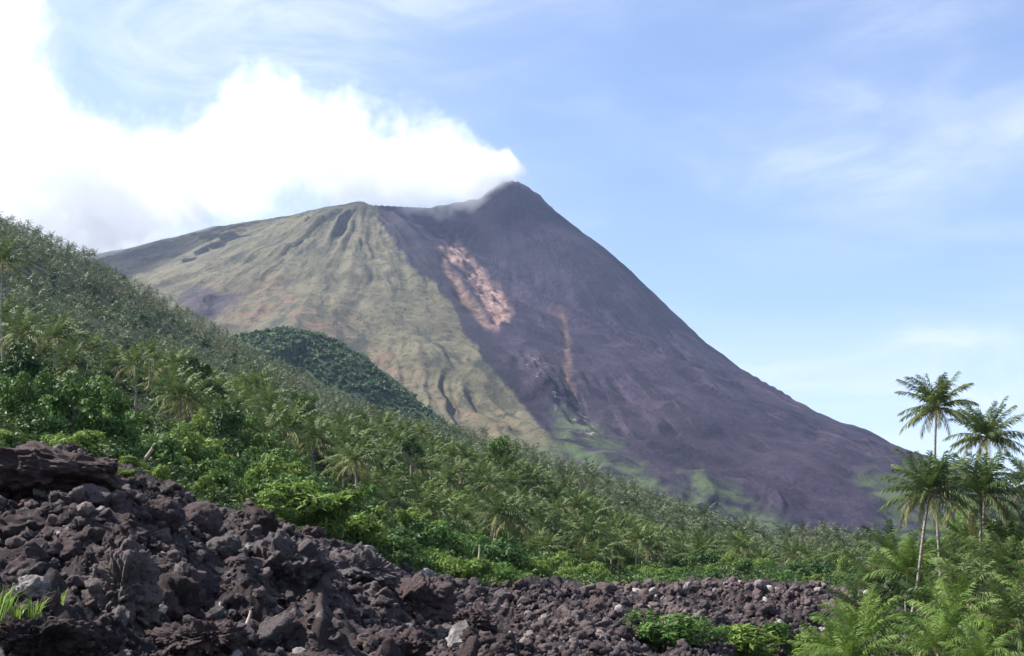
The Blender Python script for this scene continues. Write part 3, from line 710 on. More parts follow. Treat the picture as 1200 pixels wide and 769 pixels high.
def tube(pts, rad, sides=7):
    pts = np.asarray(pts, float); n = len(pts)
    T = np.gradient(pts, axis=0); T /= np.linalg.norm(T, axis=1, keepdims=True)
    ref = np.where(np.abs(T[:, 2:3]) > .9, np.array([[0, 1., 0]]), np.array([[0, 0, 1.]]))
    U = np.cross(T, ref); U /= np.linalg.norm(U, axis=1, keepdims=True); Wv = np.cross(T, U)
    a = np.arange(sides) * 2 * math.pi / sides
    V = pts[:, None] + np.asarray(rad)[:, None, None] * (np.cos(a)[None, :, None] * U[:, None] + np.sin(a)[None, :, None] * Wv[:, None])
    F = []
    for i in range(n - 1):
        for j in range(sides):
            k = (j + 1) % sides
            F.append((i * sides + j, i * sides + k, (i + 1) * sides + k, (i + 1) * sides + j))
    return V.reshape(-1, 3), np.array(F)

def palm_crown(seed, nfr=22, L=4.4, nleaf=16, seg=8, lw=.09, two=True, young=False, old=.16):
    r_ = np.random.default_rng(seed); Vs, Fs, Ts, off = [], [], [], 0
    def quad(P, tint):
        nonlocal off
        m = len(P); Vs.append(P.reshape(-1, 3)); Fs.append(np.arange(m * 4).reshape(m, 4) + off); off += 4 * m
        Ts.append(np.repeat(tint, 4, 0) if len(tint) == m else np.broadcast_to(tint, (m * 4, 4)))
    for i in range(nfr):
        age = (i + .5) / nfr
        ph = i * 2.39996 + r_.normal(0, .22)
        e0 = R(86 - (55 if young else 108) * age ** .95) + r_.normal(0, .10)
        dr = R((18 if young else 22) + (52 if young else 42) * age ** .8) + r_.normal(0, .16)
        Lf = L * r_.uniform(.86, 1.06) * (.72 + .28 * min(1, age * 5))
        s = np.linspace(0, 1, seg + 1); th = e0 - dr * s ** 1.35
        tw = r_.normal(0, .10)
        hx = np.stack([np.cos(ph + tw * s), np.sin(ph + tw * s), 0 * s], -1); zz = np.array([0, 0, 1.])
        T = np.cos(th)[:, None] * hx + np.sin(th)[:, None] * zz
        Nn = -np.sin(th)[:, None] * hx + np.cos(th)[:, None] * zz
        S = np.cross(T, Nn)
        P = np.concatenate([np.zeros((1, 3)), np.cumsum((T[1:] + T[:-1]) / 2 * Lf / seg, 0)])
        oldness = np.clip((age - .72) * 2.2 * r_.uniform(.2, 1.4), 0, 1) * (0 if young else 1) + old * r_.random() * .6
        g_ = np.clip(r_.normal(.5, .25), 0, 1)
        wr = (.07 * (1 - s) + .018)[:, None]
        a, b = P - S * wr / 2, P + S * wr / 2
        quad(np.stack([a[:-1], b[:-1], b[1:], a[1:]], 1), np.array([[min(1, oldness + .35), g_, 0, 1]]))
        a, b = P - Nn * wr, P
        quad(np.stack([a[:-1], b[:-1], b[1:], a[1:]], 1), np.array([[min(1, oldness + .35), g_, 0, 1]]))
        tt = np.linspace(.14, .985, nleaf) + r_.uniform(-.3, .3, nleaf) / nleaf * .5
        for side in (-1, 1):
            ip = lambda A: np.stack([np.interp(tt, s, A[:, k]) for k in range(3)], -1)
            B, Tt, Nt, St = ip(P), ip(T), ip(Nn), ip(S)
            l = .25 * Lf * np.sin(math.pi * (.14 + .78 * tt)) ** .65 * r_.uniform(.8, 1.12, nleaf)
            al = R(36) + R(32) * tt + r_.normal(0, .12, nleaf)
            D = side * St * np.cos(al)[:, None] + Tt * np.sin(al)[:, None] + Nt * r_.normal(.10, .16, nleaf)[:, None] - zz * (.18 + .5 * age) * r_.uniform(.5, 1.3, nleaf)[:, None]
            D /= np.linalg.norm(D, axis=1, keepdims=True)
            D2 = D - zz * r_.uniform(.35, .95, nleaf)[:, None]; D2 /= np.linalg.norm(D2, axis=1, keepdims=True)
            Wd = Tt * (lw * r_.uniform(.8, 1.2, nleaf))[:, None]
            tint = np.stack([np.clip(oldness + r_.normal(0, .06, nleaf), 0, 1), np.clip(g_ + r_.normal(0, .1, nleaf), 0, 1), 0 * tt, 0 * tt + 1], -1)
            l = l[:, None]
            if two:
                M = B + D * l * .5; E = M + D2 * l * .5
                quad(np.stack([B - Wd * .3, B + Wd * .3, M + Wd * .5, M - Wd * .5], 1), tint)
                quad(np.stack([M - Wd * .5, M + Wd * .5, E + Wd * .08, E - Wd * .08], 1), tint)
            else:
                E = B + (D + D2) * l * .5
                quad(np.stack([B - Wd * .45, B + Wd * .45, E + Wd * .22, E - Wd * .22], 1), tint)
    return np.concatenate(Vs), np.concatenate(Fs), np.concatenate(Ts)

def leaf_ball(seed, lobes=9, n=1500, leaf=.085, flat=.8, lobe_r=(.32, .55), aspect=.55, spread=.62, floor=-.55):
    """uneven crown of leaf clumps, about 1 unit in radius, centred at the origin"""
    r_ = np.random.default_rng(seed)
    Lc = r_.normal(size=(lobes, 3)); Lc /= np.linalg.norm(Lc, axis=1, keepdims=True)
    Lc *= (spread * r_.uniform(.35, 1.1, lobes))[:, None]; Lc[:, 2] *= flat
    Lr = r_.uniform(*lobe_r, lobes)
    k = r_.integers(lobes, size=n)
    d = r_.normal(size=(n, 3)); d[:, 2] += .25; d /= np.linalg.norm(d, axis=1, keepdims=True)
    rad = Lr[k] * r_.uniform(.35, 1, n) ** .45 * (1 + .22 * r_.normal(size=n) * (r_.random(n) < .25))
    P = Lc[k] + d * rad[:, None] * np.array([1, 1, flat])
    P[:, 2] = np.maximum(P[:, 2], floor + r_.uniform(0, .12, n))
    nv = d + r_.normal(0, .55, (n, 3)) + np.array([0, 0, .35]); nv /= np.linalg.norm(nv, axis=1, keepdims=True)
    a = np.cross(nv, r_.normal(size=(n, 3))); a /= np.linalg.norm(a, axis=1, keepdims=True); b = np.cross(nv, a)
    sz = leaf * r_.uniform(.6, 1.35, n)[:, None]
    a, b = a * sz, b * sz * aspect
    Q = np.stack([P - a, P - b * .9, P + a, P + b * .9], 1)
    Q[:, 2] -= nv * sz * .3
    lob_t = r_.uniform(0, 1, lobes)
    tint = np.stack([np.clip(r_.normal(.05, .12, n), 0, 1), np.clip(lob_t[k] * .6 + r_.uniform(0, .4, n), 0, 1), 0 * rad, 0 * rad + 1], -1)
    return Q.reshape(-1, 3), np.arange(n * 4).reshape(n, 4), np.repeat(tint, 4, 0)
def frond_clump(seed, n=200, leaf=.16):
    """feathery shrub: arching sprays with thin leaflets from one root, unit radius"""
    return leaf_ball(seed, 14, n, leaf, .75, (.22, .42), .28, .75, -.6)

def as_mesh(name, VFT, mat, scale=1.0):
    V, F, T = VFT; me = mesh_np(name, V * scale, F, {'tint': T}); me.materials.append(mat); return me

# ---- shared shapes
palm_me = [as_mesh('crown', palm_crown(700 + i, nfr=24 + i % 4, L=4.5, nleaf=17, seg=6, lw=.17), m_palm) for i in range(7)]
def trunk_me(seed, bend):
    r_ = np.random.default_rng(seed); z = np.linspace(0, 1, 11); a = r_.uniform(0, 6.28)
    x = bend * (z - z**2 * .75) * math.cos(a); y = bend * (z - z**2 * .75) * math.sin(a)
    V, F = tube(np.stack([x, y, z * 1.0], -1), .19 - .075 * z + .09 * np.exp(-z * 14), 7)
    me = mesh_np('trunk', V, F, None, True); me.materials.append(m_trunk); return me, (x[-1], y[-1])
trunks = [trunk_me(i, .3 + .35 * (i % 4)) for i in range(6)]
def place_palm(name, base, h, k, rz, sc_, label, group):
    e = empty(name, base, rz); tag(e, label, 'palm tree', group)
    e.rotation_euler = (random.gauss(0, .07), random.gauss(0, .07), rz)
    tm, (tx_, ty_) = trunks[k % 6]
    a = link('trunk', tm, parent=e); a.scale = (1, 1, h)
    b = link('crown', palm_me[k % 7], parent=e, loc=(tx_, ty_, h)); b.scale = (sc_,) * 3
    return e

# ---- where the trees stand
r3 = np.random.default_rng(123)
def in_sector(n, lo, hi, amax=R(25)):
    """plan positions spread evenly over the ground between two distances given as functions of azimuth"""
    az = r3.uniform(-amax, amax, n); a, b = lo(az), hi(az)
    d = np.sqrt(a**2 + (b**2 - a**2) * r3.random(n)); return d * np.sin(az), d * np.cos(az), d, az
def thin_out(x, y, gap, blocked=()):
    keep = []; cell = {}
    for b in blocked: cell.setdefault((int(b[0] // 6), int(b[1] // 6)), []).append(b)
    for i in range(len(x)):
        c = (int(x[i] // 6), int(y[i] // 6)); g = gap[i]; ok = True; m = int(g // 6) + 1
        for u in range(c[0] - m, c[0] + m + 1):
            for v in range(c[1] - m, c[1] + m + 1):
                for q_ in cell.get((u, v), ()):
                    if (q_[0] - x[i])**2 + (q_[1] - y[i])**2 < g * g: ok = False; break
                if not ok: break
            if not ok: break
        if ok: keep.append(i); cell.setdefault(c, []).append((x[i], y[i]))
    return np.array(keep, int)
def px_of(x, y): return proj(np.array([x, y, float(ground0(np.arctan2(x, y), np.hypot(x, y)))]))[0]

# recognisable palms on the near left slope: crown px, py, distance, frond scale, label
LEFT = [(24, 392, 165, 1.0, 'large coconut palm with drooping fronds, first of three in a row, nearest the left edge'),
        (82, 428, 160, .88, 'coconut palm with pale drooping fronds, second of three in a row on the left slope'),
        (157, 427, 175, .80, 'compact coconut palm with upright fronds, third of the row on the left slope'),
        (4, 306, 185, .9, 'tall sunlit coconut palm cut by the left edge below the ridge'),
        (62, 396, 190, .85, 'coconut palm half hidden behind the first two of the row'),
        (270, 492, 190, .8, 'coconut palm with brown skirted fronds on the slope behind the feathery bush')]
heroes_xy = []
def hero_palm(px, py, d, scl, label, base_px=None, via=(), nfr=25, nleaf=26, seed=0, young=False, mat=None, group=None, lean_r=.165, dead=2, L=4.7):
    top = at(px, py, d); bpx = px if base_px is None else base_px
    az = math.atan2(*at(bpx, 600, d)[:2]); bx, by = d * math.sin(az), d * math.cos(az); bz = zat(bx, by)
    az = math.atan2(*at(bpx, proj(np.array([bx, by, bz]))[1], d)[:2]); bx, by = d * math.sin(az), d * math.cos(az); bz = zat(bx, by) - .15
    e = empty('coconut_palm' if not young else 'young_palm', (bx, by, bz)); tag(e, label, 'palm tree', group)
    pts = [np.zeros(3)] + [at(a, b, d) - np.array([bx, by, bz]) for a, b in via[::-1]] + [top - np.array([bx, by, bz])]
    pts = np.array(pts); s = np.concatenate([[0], np.cumsum(np.linalg.norm(np.diff(pts, axis=0), axis=1))]); s /= s[-1]
    u = np.linspace(0, 1, 16)
    if len(pts) == 2:
        cur = pts[0] + (pts[1] - pts[0]) * u[:, None] + np.array([.25, .1, 0]) * np.sin(u * 3.1)[:, None] * (1 if seed % 2 else -1)
    else:
        co_ = [np.polyfit(s, pts[:, k], min(3, len(pts) - 1)) for k in range(3)]; cur = np.stack([np.polyval(c_, u) for c_ in co_], -1); cur[0] = 0; cur[-1] = pts[-1]
    V, F = tube(cur, lean_r * (1.05 - .38 * u) + .10 * np.exp(-u * 14), 9)
    me = mesh_np('trunk', V, F, None, True); me.materials.append(m_trunk); link('trunk', me, parent=e)
    cm_ = as_mesh('crown', palm_crown(9000 + seed, nfr=nfr, L=L, nleaf=nleaf, seg=8, lw=.125 if nleaf < 35 else .095 if nleaf < 50 else .07, young=young), mat or m_palm)
    b = link('crown', cm_, parent=e, loc=tuple(pts[-1])); b.scale = (scl,) * 3
    for k in range(dead):
        rr_ = np.random.default_rng(seed * 7 + k); ph = rr_.uniform(0, 6.28)
        q_ = palm_crown(seed * 31 + k, nfr=1, L=2.6, nleaf=16, seg=6, lw=.08)
        f_ = as_mesh('dead_frond', q_, m_dead); o = link('dead_frond', f_, parent=e, loc=tuple(pts[-1] - np.array([0, 0, .15])))
        o.rotation_euler = (R(rr_.uniform(125, 155)), 0, ph); o.scale = (scl,) * 3
    heroes_xy.append((bx, by)); return e
for i, (px, py, d, s, lab) in enumerate(LEFT): hero_palm(px, py, d, s, lab, seed=i + 1, nfr=24, nleaf=20, dead=0)
G = 'coconut palms of the clump at the right'
RIGHT = [  # crown px, py, distance, scale, base px, via points, label
 (1098, 478, 132, .86, 1104, [(1096, 560), (1100, 640)], 'tallest coconut palm of the right clump, crown high against the sky'),
 (1157, 512, 140, .92, 1148, [(1153, 600)], 'second tallest coconut palm of the clump, crown against the sky right of the tallest'),
 (1091, 577, 112, .88, 1053, [(1084, 612), (1078, 660), (1071, 710)], 'coconut palm on a long curving bare trunk in front of the tallest palm'),
 (1150, 580, 119, .95, 1147, [(1149, 640)], 'bushy crowned coconut palm directly below the second tallest'),
 (1206, 566, 125, .8, 1200, [], 'coconut palm at the right edge with fronds reaching in level with the curving one'),
 (1128, 700, 96, .82, 1127, [(1128, 735)], 'short coconut palm with arched yellow green fronds at the bottom of the clump'),
 (1182, 668, 108, .85, 1176, [], 'dense dark coconut palm beneath the right edge palm'),
 (1190, 735, 90, .85, 1188, [], 'low coconut palm with yellowing fronds in the bottom right corner')]
for i, (px, py, d, s, bp, via, lab) in enumerate(RIGHT):
    hero_palm(px, py, d, s * (1.12 if i < 4 else 1), lab, bp, via, nfr=42 if i < 4 else 30, nleaf=40, seed=20 + i, dead=3 if i < 4 else 2, group=G, mat=m_palm)
YOUNG = [(1064, 660, 124, .95, 'young palm with upright fronds left of the curving trunk'),
         (1012, 735, 88, .72, 'bright green young palm with fanned fronds beside the lava edge'),
         (975, 762, 82, .60, 'small bright young palm lowest and leftmost of the clump'),
         (1000, 764, 78, .6, 'small bright young palm between the leftmost one and the fanned one'),
         (1100, 752, 80, .6, 'bright young palm between the curving trunk and the short palm'),
         (1022, 676, 135, .85, 'drooping pale young palm where the clump meets the distant grove'),
         (1150, 765, 76, .55, 'stemless young palm under the short arched palm'),
         (1160, 640, 128, .9, 'young palm shaded below the bushy crowned palm')]
for i, (px, py, d, s, lab) in enumerate(YOUNG):
    hero_palm(px, py + 14, d, s, lab, nfr=15, nleaf=56, L=5.4, seed=50 + i, young=True, mat=m_palm_young if i not in (5, 7) else m_palm, dead=0, lean_r=.12, group='young palms in the clump at the right')

FILL = [(1040, 650, 150), (1122, 628, 150), (1192, 618, 146), (1168, 700, 116), (1110, 668, 140), (1205, 655, 132), (1210, 705, 100), (1097, 730, 100), (1138, 640, 138), (1178, 640, 122), (1075, 690, 136), (1120, 740, 88), (1195, 680, 112), (1018, 728, 104), (1150, 690, 108)]
for i, (px, py, d) in enumerate(FILL):
    hero_palm(px, py, d, .95, 'leafy palm packed in the middle of the right clump between the tall trunks', nfr=19, L=5.0, nleaf=50 if d < 125 else 40, mat=m_palm_young if i % 5 == 1 else m_palm_dark, seed=90 + i, dead=0, group='palms packed inside the right clump')
# ---- broadleaf trees and shrubs
def limbs(seed, h):
    r_ = np.random.default_rng(seed); parts = [tube(np.array([[0, 0, 0], [.03, .02, .35], [0, .05, .7]]) * h, np.array([.07, .055, .04]) * h, 6)]
    for k in range(5):
        a = k * 1.26 + r_.uniform(-.3, .3); z0 = r_.uniform(.3, .62)
        parts.append(tube(np.array([[0, .03, z0], [.16 * math.cos(a), .16 * math.sin(a), z0 + .16], [.34 * math.cos(a), .34 * math.sin(a), z0 + .26]]) * h, np.array([.032, .024, .010]) * h, 5))
    V = np.concatenate([p[0] for p in parts]); F, o_ = [], 0
    for p in parts: F.append(p[1] + o_); o_ += len(p[0])
    return V, np.concatenate(F)
tree_v = {}
for kind, mat, leaf, n in (('dark', m_dark_leaf, .085, 2600), ('mid', m_mid_leaf, .085, 2500), ('light', m_light_leaf, .080, 2300)):
    tree_v[kind] = [as_mesh('crown', leaf_ball(dict(dark=11, mid=33, light=57)[kind] + 40 * i, 13 + 2 * i, n, leaf * .8, 1.0, (.22, .46), .5, .85, -.9), mat) for i in range(4)]
limb_me = []
for i in range(3):
    V, F = limbs(i, 1.0); me = mesh_np('trunk', V, F, None, True); me.materials.append(m_bark); limb_me.append(me)
bush_v = {'mid': [as_mesh('foliage', leaf_ball(400 + i, 12, 1700, .075, .75, (.28, .48), .5, .7, -.55), m_mid_leaf) for i in range(4)],
          'light': [as_mesh('foliage', frond_clump(440 + i, 2300, .105), m_light_leaf) for i in range(4)],
          'dark': [as_mesh('foliage', leaf_ball(480 + i, 12, 1700, .075, .75, (.28, .48), .5, .7, -.55), m_dark_leaf) for i in range(3)]}
def place_tree(base, rad, h, kind, label, group=None, name='broadleaf_tree', k=0, rz=0.0):
    e = empty(name, base, rz); tag(e, label, 'tree', group)
    a = link('trunk', limb_me[k % 3], parent=e); a.scale = (h * .5, h * .5, h * .95)
    b = link('crown', tree_v[kind][k % 4], parent=e, loc=(0, 0, h - rad * .55)); b.scale = (rad, rad * .9, rad * 1.05)
    return e
def place_bush(base, rad, kind, label, group=None, k=0, rz=0.0, flat=.8):
    e = empty('shrub', base, rz); tag(e, label, 'shrub', group)
    f = bush_v[kind]; b = link('foliage', f[k % len(f)], parent=e, loc=(0, 0, rad * .50 * flat)); b.scale = (rad, rad, rad * flat)
    a = link('stem', limb_me[k % 3], parent=e); a.scale = (rad * .7,) * 3
    return e
def spot(px, py, d=None):
    """ground point under a photo pixel; with d, the point at that distance"""
    if d is None:
        p = hits([px], [py], full=False)[0]; d = math.hypot(p[0], p[1])
    q_ = at(px, py, d); return np.array([q_[0], q_[1], zat(q_[0], q_[1]) - .1])
FEAT = []                                                    # (x, y, clear radius) of placed features
def bush_at(px, py, wpx, kind, label, d=None, k=0, flat=.8, group=None):
    b = spot(px, py, d); dd = math.hypot(b[0], b[1]); rad = wpx * dd / FPX / 2
    place_bush(tuple(b), rad, kind, label, group, k, k * 1.3, flat); FEAT.append((b[0], b[1]))
def tree_at(px, py_top, wpx, d, kind, label, k=0):
    p = at(px, py_top, d); z = zat(p[0], p[1]); rad = wpx * d / FPX / 2
    place_tree((p[0], p[1], z - .1), rad, max(p[2] - z - rad * .4, rad * 1.1), kind, label, None, 'broadleaf_tree', k, k * 1.1); FEAT.append((p[0], p[1]))
bush_at(365, 638, 130, 'light', 'big feathery yellow green shrub behind the reddish crag', 92, 0, .78)
bush_at(318, 628, 70, 'light', 'smaller feathery shrub at the left flank of the big feathery one', 90, 1, .8)
bush_at(425, 640, 80, 'light', 'olive feathery shrub right of the big feathery one', 96, 2, .8)
bush_at(545, 688, 78, 'light', 'bright light green shrub on the far crest of the lava', 100, 3, .75)
bush_at(470, 668, 70, 'mid', 'green shrub at the forest edge left of the bright light green one', 100, 0)
bush_at(598, 688, 62, 'mid', 'leafy green shrub right of the bright light green one', 108, 1)
bush_at(520, 655, 90, 'mid', 'tall round shrub behind the bright light green one', 122, 2, .9)
bush_at(590, 652, 80, 'dark', 'dark shaded shrub in the hollow above the far crest', 128, 1, .9)
bush_at(664, 684, 26, 'light', 'small lime green plant at the edge of the distant flow', 126, 1, 1.0)
bush_at(780, 776, 118, 'mid', 'round green bush at the bottom in front of the distant flow', None, 3, .62)
bush_at(872, 782, 124, 'light', 'low yellow green bush at the bottom right of the round green bush', None, 2, .5)
bush_at(912, 756, 54, 'mid', 'small green bush above the low yellow green bush', None, 0, .8)
bush_at(826, 786, 70, 'mid', 'green bush filling the gap between the round bush and the low yellow green bush', None, 1, .7)
bush_at(950, 776, 76, 'light', 'low bright bush between the lava and the young palms', None, 1, .7)
bush_at(143, 598, 34, 'light', 'yellow green fern patch on the near heap right of the rusty rock', None, 0, .7)
bush_at(150, 578, 44, 'light', 'flat bright weed patch at the right end of the huge slab', None, 1, .4)
bush_at(590, 738, 10, 'light', 'tiny green weed alone in the lava above the pale slab', None, 2, .9)
tree_at(482, 505, 34, 215, 'dark', 'round very dark tree standing out in the middle of the slope', 0)
tree_at(240, 425, 70, 205, 'dark', 'wide dark green tree right of the row of three palms', 1)
tree_at(358, 455, 36, 240, 'mid', 'bright rounded tree on the crest of the near slope', 1)
tree_at(30, 492, 80, 120, 'dark', 'large dark green tree above the huge slab at left', 2)
tree_at(104, 490, 66, 125, 'mid', 'deep green tree above the right end of the huge slab', 3)
tree_at(590, 505, 44, 270, 'mid', 'leafy tree where the near crest meets the dark volcano slope', 2)
tree_at(205, 520, 70, 110, 'light', 'bright spreading tree beside the leaning dead trunk', 0)
tree_at(1110, 660, 70, 150, 'dark', 'dark leafy tree filling the middle of the right clump', 1)
tree_at(1180, 625, 80, 150, 'dark', 'dark leafy tree behind the right edge palms', 2)
tree_at(1050, 690, 60, 140, 'dark', 'dark leafy tree behind the young palms of the clump', 3)
tree_at(1150, 710, 80, 100, 'mid', 'green leafy tree low in the right clump behind the short palm', 0)

m_brown = leaf_mat('dry_leaves', (.10, .07, .045), (.16, .115, .075), (.2, .15, .1))
e = tree_v['brown'] = [as_mesh('crown', leaf_ball(880, 12, 1500, .06, .9, (.22, .45), .35, .8, -.8), m_brown)] * 4
tree_at(793, 618, 42, 330, 'brown', 'dry brown leafless looking tree in the grove beyond the distant flow', 0)
# the rest of the near wood: broadleaf trees, shrubs along the lava edge, palms
def z_side(px): return 0 if px < 310 else 1 if px < 660 else 2
TL = {'dark': ['dark green tree among the palms above the huge slab', 'dark green tree in the mixed wood behind the feathery shrubs', 'dark green tree in the grove beyond the distant flow'],
      'mid': ['mid green tree among the palms on the left slope', 'mid green tree in the mixed wood behind the feathery shrubs', 'mid green tree in the grove beyond the distant flow'],
      'light': ['pale green tree among the palms on the left slope', 'pale green tree in the mixed wood behind the feathery shrubs', 'pale green tree in the grove beyond the distant flow']}
SL = {k: [f'{w_} shrub on the slope just above the huge slab and rubble', f'{w_} shrub along the forest edge behind the near crags', f'{w_} shrub along the forest edge above the distant flow'] for k, w_ in (('dark', 'dark green'), ('mid', 'mid green'), ('light', 'yellow green'))}
x, y, d, az = in_sector(1600, lambda a: stage_d(a, 4) + 2, lambda a: stage_d(a, 5) + 6)
kp = thin_out(x, y, np.full(len(x), 2.9), FEAT)[:210]
for i in kp:
    kind = ('mid', 'light', 'mid', 'dark', 'light')[int(r3.integers(5))]; px = px_of(x[i], y[i])
    if px > 1010 and d[i] < 190: continue
    e_ = smoothstep(2, 28, d[i] - float(stage_d(az[i], 4)))
    rad = r3.uniform(.8, 1.5) + e_ * r3.uniform(.3, 1.9)
    lab = SL[kind][z_side(px)]
    place_bush((x[i], y[i], zat(x[i], y[i]) - .1), rad, kind, lab, lab.replace(' shrub', ' shrubs', 1), int(i), r3.uniform(0, 6.28), r3.uniform(.75, 1.25)); FEAT.append((x[i], y[i]))
x, y, d, az = in_sector(2200, lambda a: stage_d(a, 4) + 14, lambda a: stage_d(a, 6) * 1.04)
kp = thin_out(x, y, np.full(len(x), 6.4), [f for f in FEAT if math.hypot(*f) > 112])[:230]
for i in kp:
    px = px_of(x[i], y[i])
    if fbm(np.array([x[i] / 40]), np.array([y[i] / 40]), oct=2, seed=5)[0] < np.interp(px, [0, 500, 800, 1000], [-.05, -.12, .15, .22]): continue
    if px < 200 and 122 < d[i] < 200: continue
    kind = ('mid', 'dark', 'mid', 'light', 'dark', 'mid')[int(r3.integers(6))]
    rad = r3.uniform(1.5, 3.2); lab = TL[kind][z_side(px)]
    place_tree((x[i], y[i], zat(x[i], y[i]) - .1), rad, rad * r3.uniform(1.25, 1.9), kind, lab, lab.replace(' tree', ' trees', 1), k=int(i), rz=r3.uniform(0, 6.28)); FEAT.append((x[i], y[i]))

PLAB = ['coconut palm in the wood on the left slope above the huge slab', 'coconut palm in the mixed wood behind the feathery shrubs', 'coconut palm in the grove beyond the distant flow']
x, y, d, az = in_sector(16000, lambda a: stage_d(a, 5) - 10, lambda a: stage_d(a, 8) * 1.06, R(24.5))
o_ = np.argsort(d); x, y, d, az = x[o_], y[o_], d[o_], az[o_]
pat = fbm(x / 60, y / 60, oct=3, seed=31)
ok_ = ~((d > 320) & (pat > .28)) & ~((d < 205) & (az < math.atan2(-400, 1440))); x, y, d, az, pat = x[ok_], y[ok_], d[ok_], az[ok_], pat[ok_]
kp = thin_out(x, y, np.where(d < 330, 5.2, 6.6 + 2.0 * pat), FEAT + heroes_xy)
x, y, d, az = x[kp], y[kp], d[kp], az[kp]
z = ground(x, y) - .1; P0 = np.stack([x, y, z], -1)
near_i = np.arange(min(276, len(x)))
for i in near_i:
    px = float(proj(P0[i])[0]); lab = PLAB[z_side(px)]
    place_palm('coconut_palm', tuple(P0[i]), (2.2 + 5.2 * r3.random() ** 1.3) * (1 if px < 600 else .85), int(r3.integers(42)), r3.uniform(0, 6.28), r3.uniform(.74, 1.25), lab, lab.replace(' palm', ' palms', 1))
# the many palms farther up the hill, too many to count, as one mass
farv = [palm_crown(1700 + i, nfr=15, L=4.2, nleaf=8, seg=4, lw=.26, two=False, old=.3) for i in range(6)]
far3 = [palm_crown(1800 + i, nfr=11, L=4.2, nleaf=5, seg=3, lw=.42, two=False, old=.3) for i in range(6)]
Vs, Fs, Ts, off = [], [], [], 0
for i in range(len(near_i), len(x)):
    V, F, T = (farv if d[i] < 480 else far3)[i % 6]
    a = r3.uniform(0, 6.28); s_c = r3.uniform(.8, 1.5); h = 2.5 + 8.5 * r3.random() ** 1.5
    ca, sa = math.cos(a) * s_c, math.sin(a) * s_c
    lean = r3.normal(0, .8, 2)
    Vn = np.stack([V[:, 0] * ca - V[:, 1] * sa + lean[0], V[:, 0] * sa + V[:, 1] * ca + lean[1], V[:, 2] * s_c + h], -1) + P0[i]
    Tn = T.copy(); Tn[:, 1] = np.clip(Tn[:, 1] * .6 + r3.normal(.22, .22), 0, 1)
    Vs.append(Vn); Fs.append(F + off); Ts.append(Tn); off += len(V)
    q4 = np.array([[-.14, 0, 0], [.14, 0, 0], [.10 + lean[0], lean[1], h], [-.10 + lean[0], lean[1], h]]) + P0[i]
    q5 = np.array([[0, -.14, 0], [0, .14, 0], [lean[0], .10 + lean[1], h], [lean[0], -.10 + lean[1], h]]) + P0[i]
    for q_ in (q4, q5):
        Vs.append(q_); Fs.append(np.arange(4)[None] + off); Ts.append(np.array([[1, .5, 0, 1]] * 4)); off += 4
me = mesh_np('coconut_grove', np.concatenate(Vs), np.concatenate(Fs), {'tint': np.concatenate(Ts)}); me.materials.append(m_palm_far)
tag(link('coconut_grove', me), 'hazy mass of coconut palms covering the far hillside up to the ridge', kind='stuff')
print('palms', len(x), 'far verts', off)

# low growth between the trunks
hx, hy, hd, ha = in_sector(1500, lambda a: stage_d(a, 6), lambda a: stage_d(a, 8) * 1.02, R(24.5))
def quads_from(lib, P, S, seed, tshift=None):
    r_ = np.random.default_rng(seed); Vs, Fs, Ts, off = [], [], [], 0
    pick = r_.integers(len(lib), size=len(P))
    for k, (V, F, T) in enumerate(lib):
        j = np.where(pick == k)[0]; m = len(j)
        if not m: continue
        a = r_.uniform(0, 6.28, m)[:, None]
        X = V[None, :, 0] * np.cos(a) - V[None, :, 1] * np.sin(a); Y = V[None, :, 0] * np.sin(a) + V[None, :, 1] * np.cos(a)
        Q = np.stack([X, Y, np.broadcast_to(V[None, :, 2], X.shape)], -1) * S[j][:, None, None] + P[j][:, None]
        Vs.append(Q.reshape(-1, 3)); Fs.append((F[None] + (np.arange(m) * len(V))[:, None, None] + off).reshape(-1, 4)); off += m * len(V)
        Tm = np.repeat(T[None], m, 0); Tm[:, :, 1] = np.clip(Tm[:, :, 1] * .5 + r_.normal(.25, .25, m)[:, None] + (0 if tshift is None else tshift[j][:, None]), 0, 1)
        Ts.append(Tm.reshape(-1, 4))
    return np.concatenate(Vs), np.concatenate(Fs), np.concatenate(Ts)
n = 9000
ux = r3.uniform(-40, 1240, n); azu = np.arctan2(img_dir(ux, 600 + 0 * ux)[:, 0], img_dir(ux, 600 + 0 * ux)[:, 1])
lo, hi = stage_d(azu, 4) - .5, stage_d(azu, 8); du = lo * (hi / lo) ** (r3.random(n) ** 1.15)
ok = ~((ux > 1000) & (du < 100)); azu, du = azu[ok], du[ok]
UX, UY = du * np.sin(azu), du * np.cos(azu); UP = np.stack([UX, UY, ground(UX, UY)], -1)
edge = smoothstep(0, 14, du - stage_d(azu, 4))
US = (.35 + 1.1 * edge * r3.uniform(.5, 1.2, len(du))) * (1 + du / 500); UP[:, 2] += US * .15
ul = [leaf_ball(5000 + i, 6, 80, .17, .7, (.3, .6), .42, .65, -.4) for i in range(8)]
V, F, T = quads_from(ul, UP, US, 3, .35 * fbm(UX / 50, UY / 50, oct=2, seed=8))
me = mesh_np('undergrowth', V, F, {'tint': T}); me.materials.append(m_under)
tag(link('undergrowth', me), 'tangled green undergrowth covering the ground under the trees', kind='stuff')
hp = fbm(hx / 60, hy / 60, oct=3, seed=31); k = hp > .02; hx, hy, hp = hx[k], hy[k], hp[k]
tl = [leaf_ball(5500 + i, 9, 150, .20, .9, (.25, .5), .5, .75, -.7) for i in range(8)]
HS = r3.uniform(1.6, 3.6, len(hx)) * (1 + .3 * hp)
V, F, T = quads_from(tl, np.stack([hx, hy, ground(hx, hy) + HS * .75], -1), HS, 6, -.12 + 0 * hx)
me = mesh_np('hillside_trees', V, F, {'tint': T}); me.materials.append(m_far_leaf)
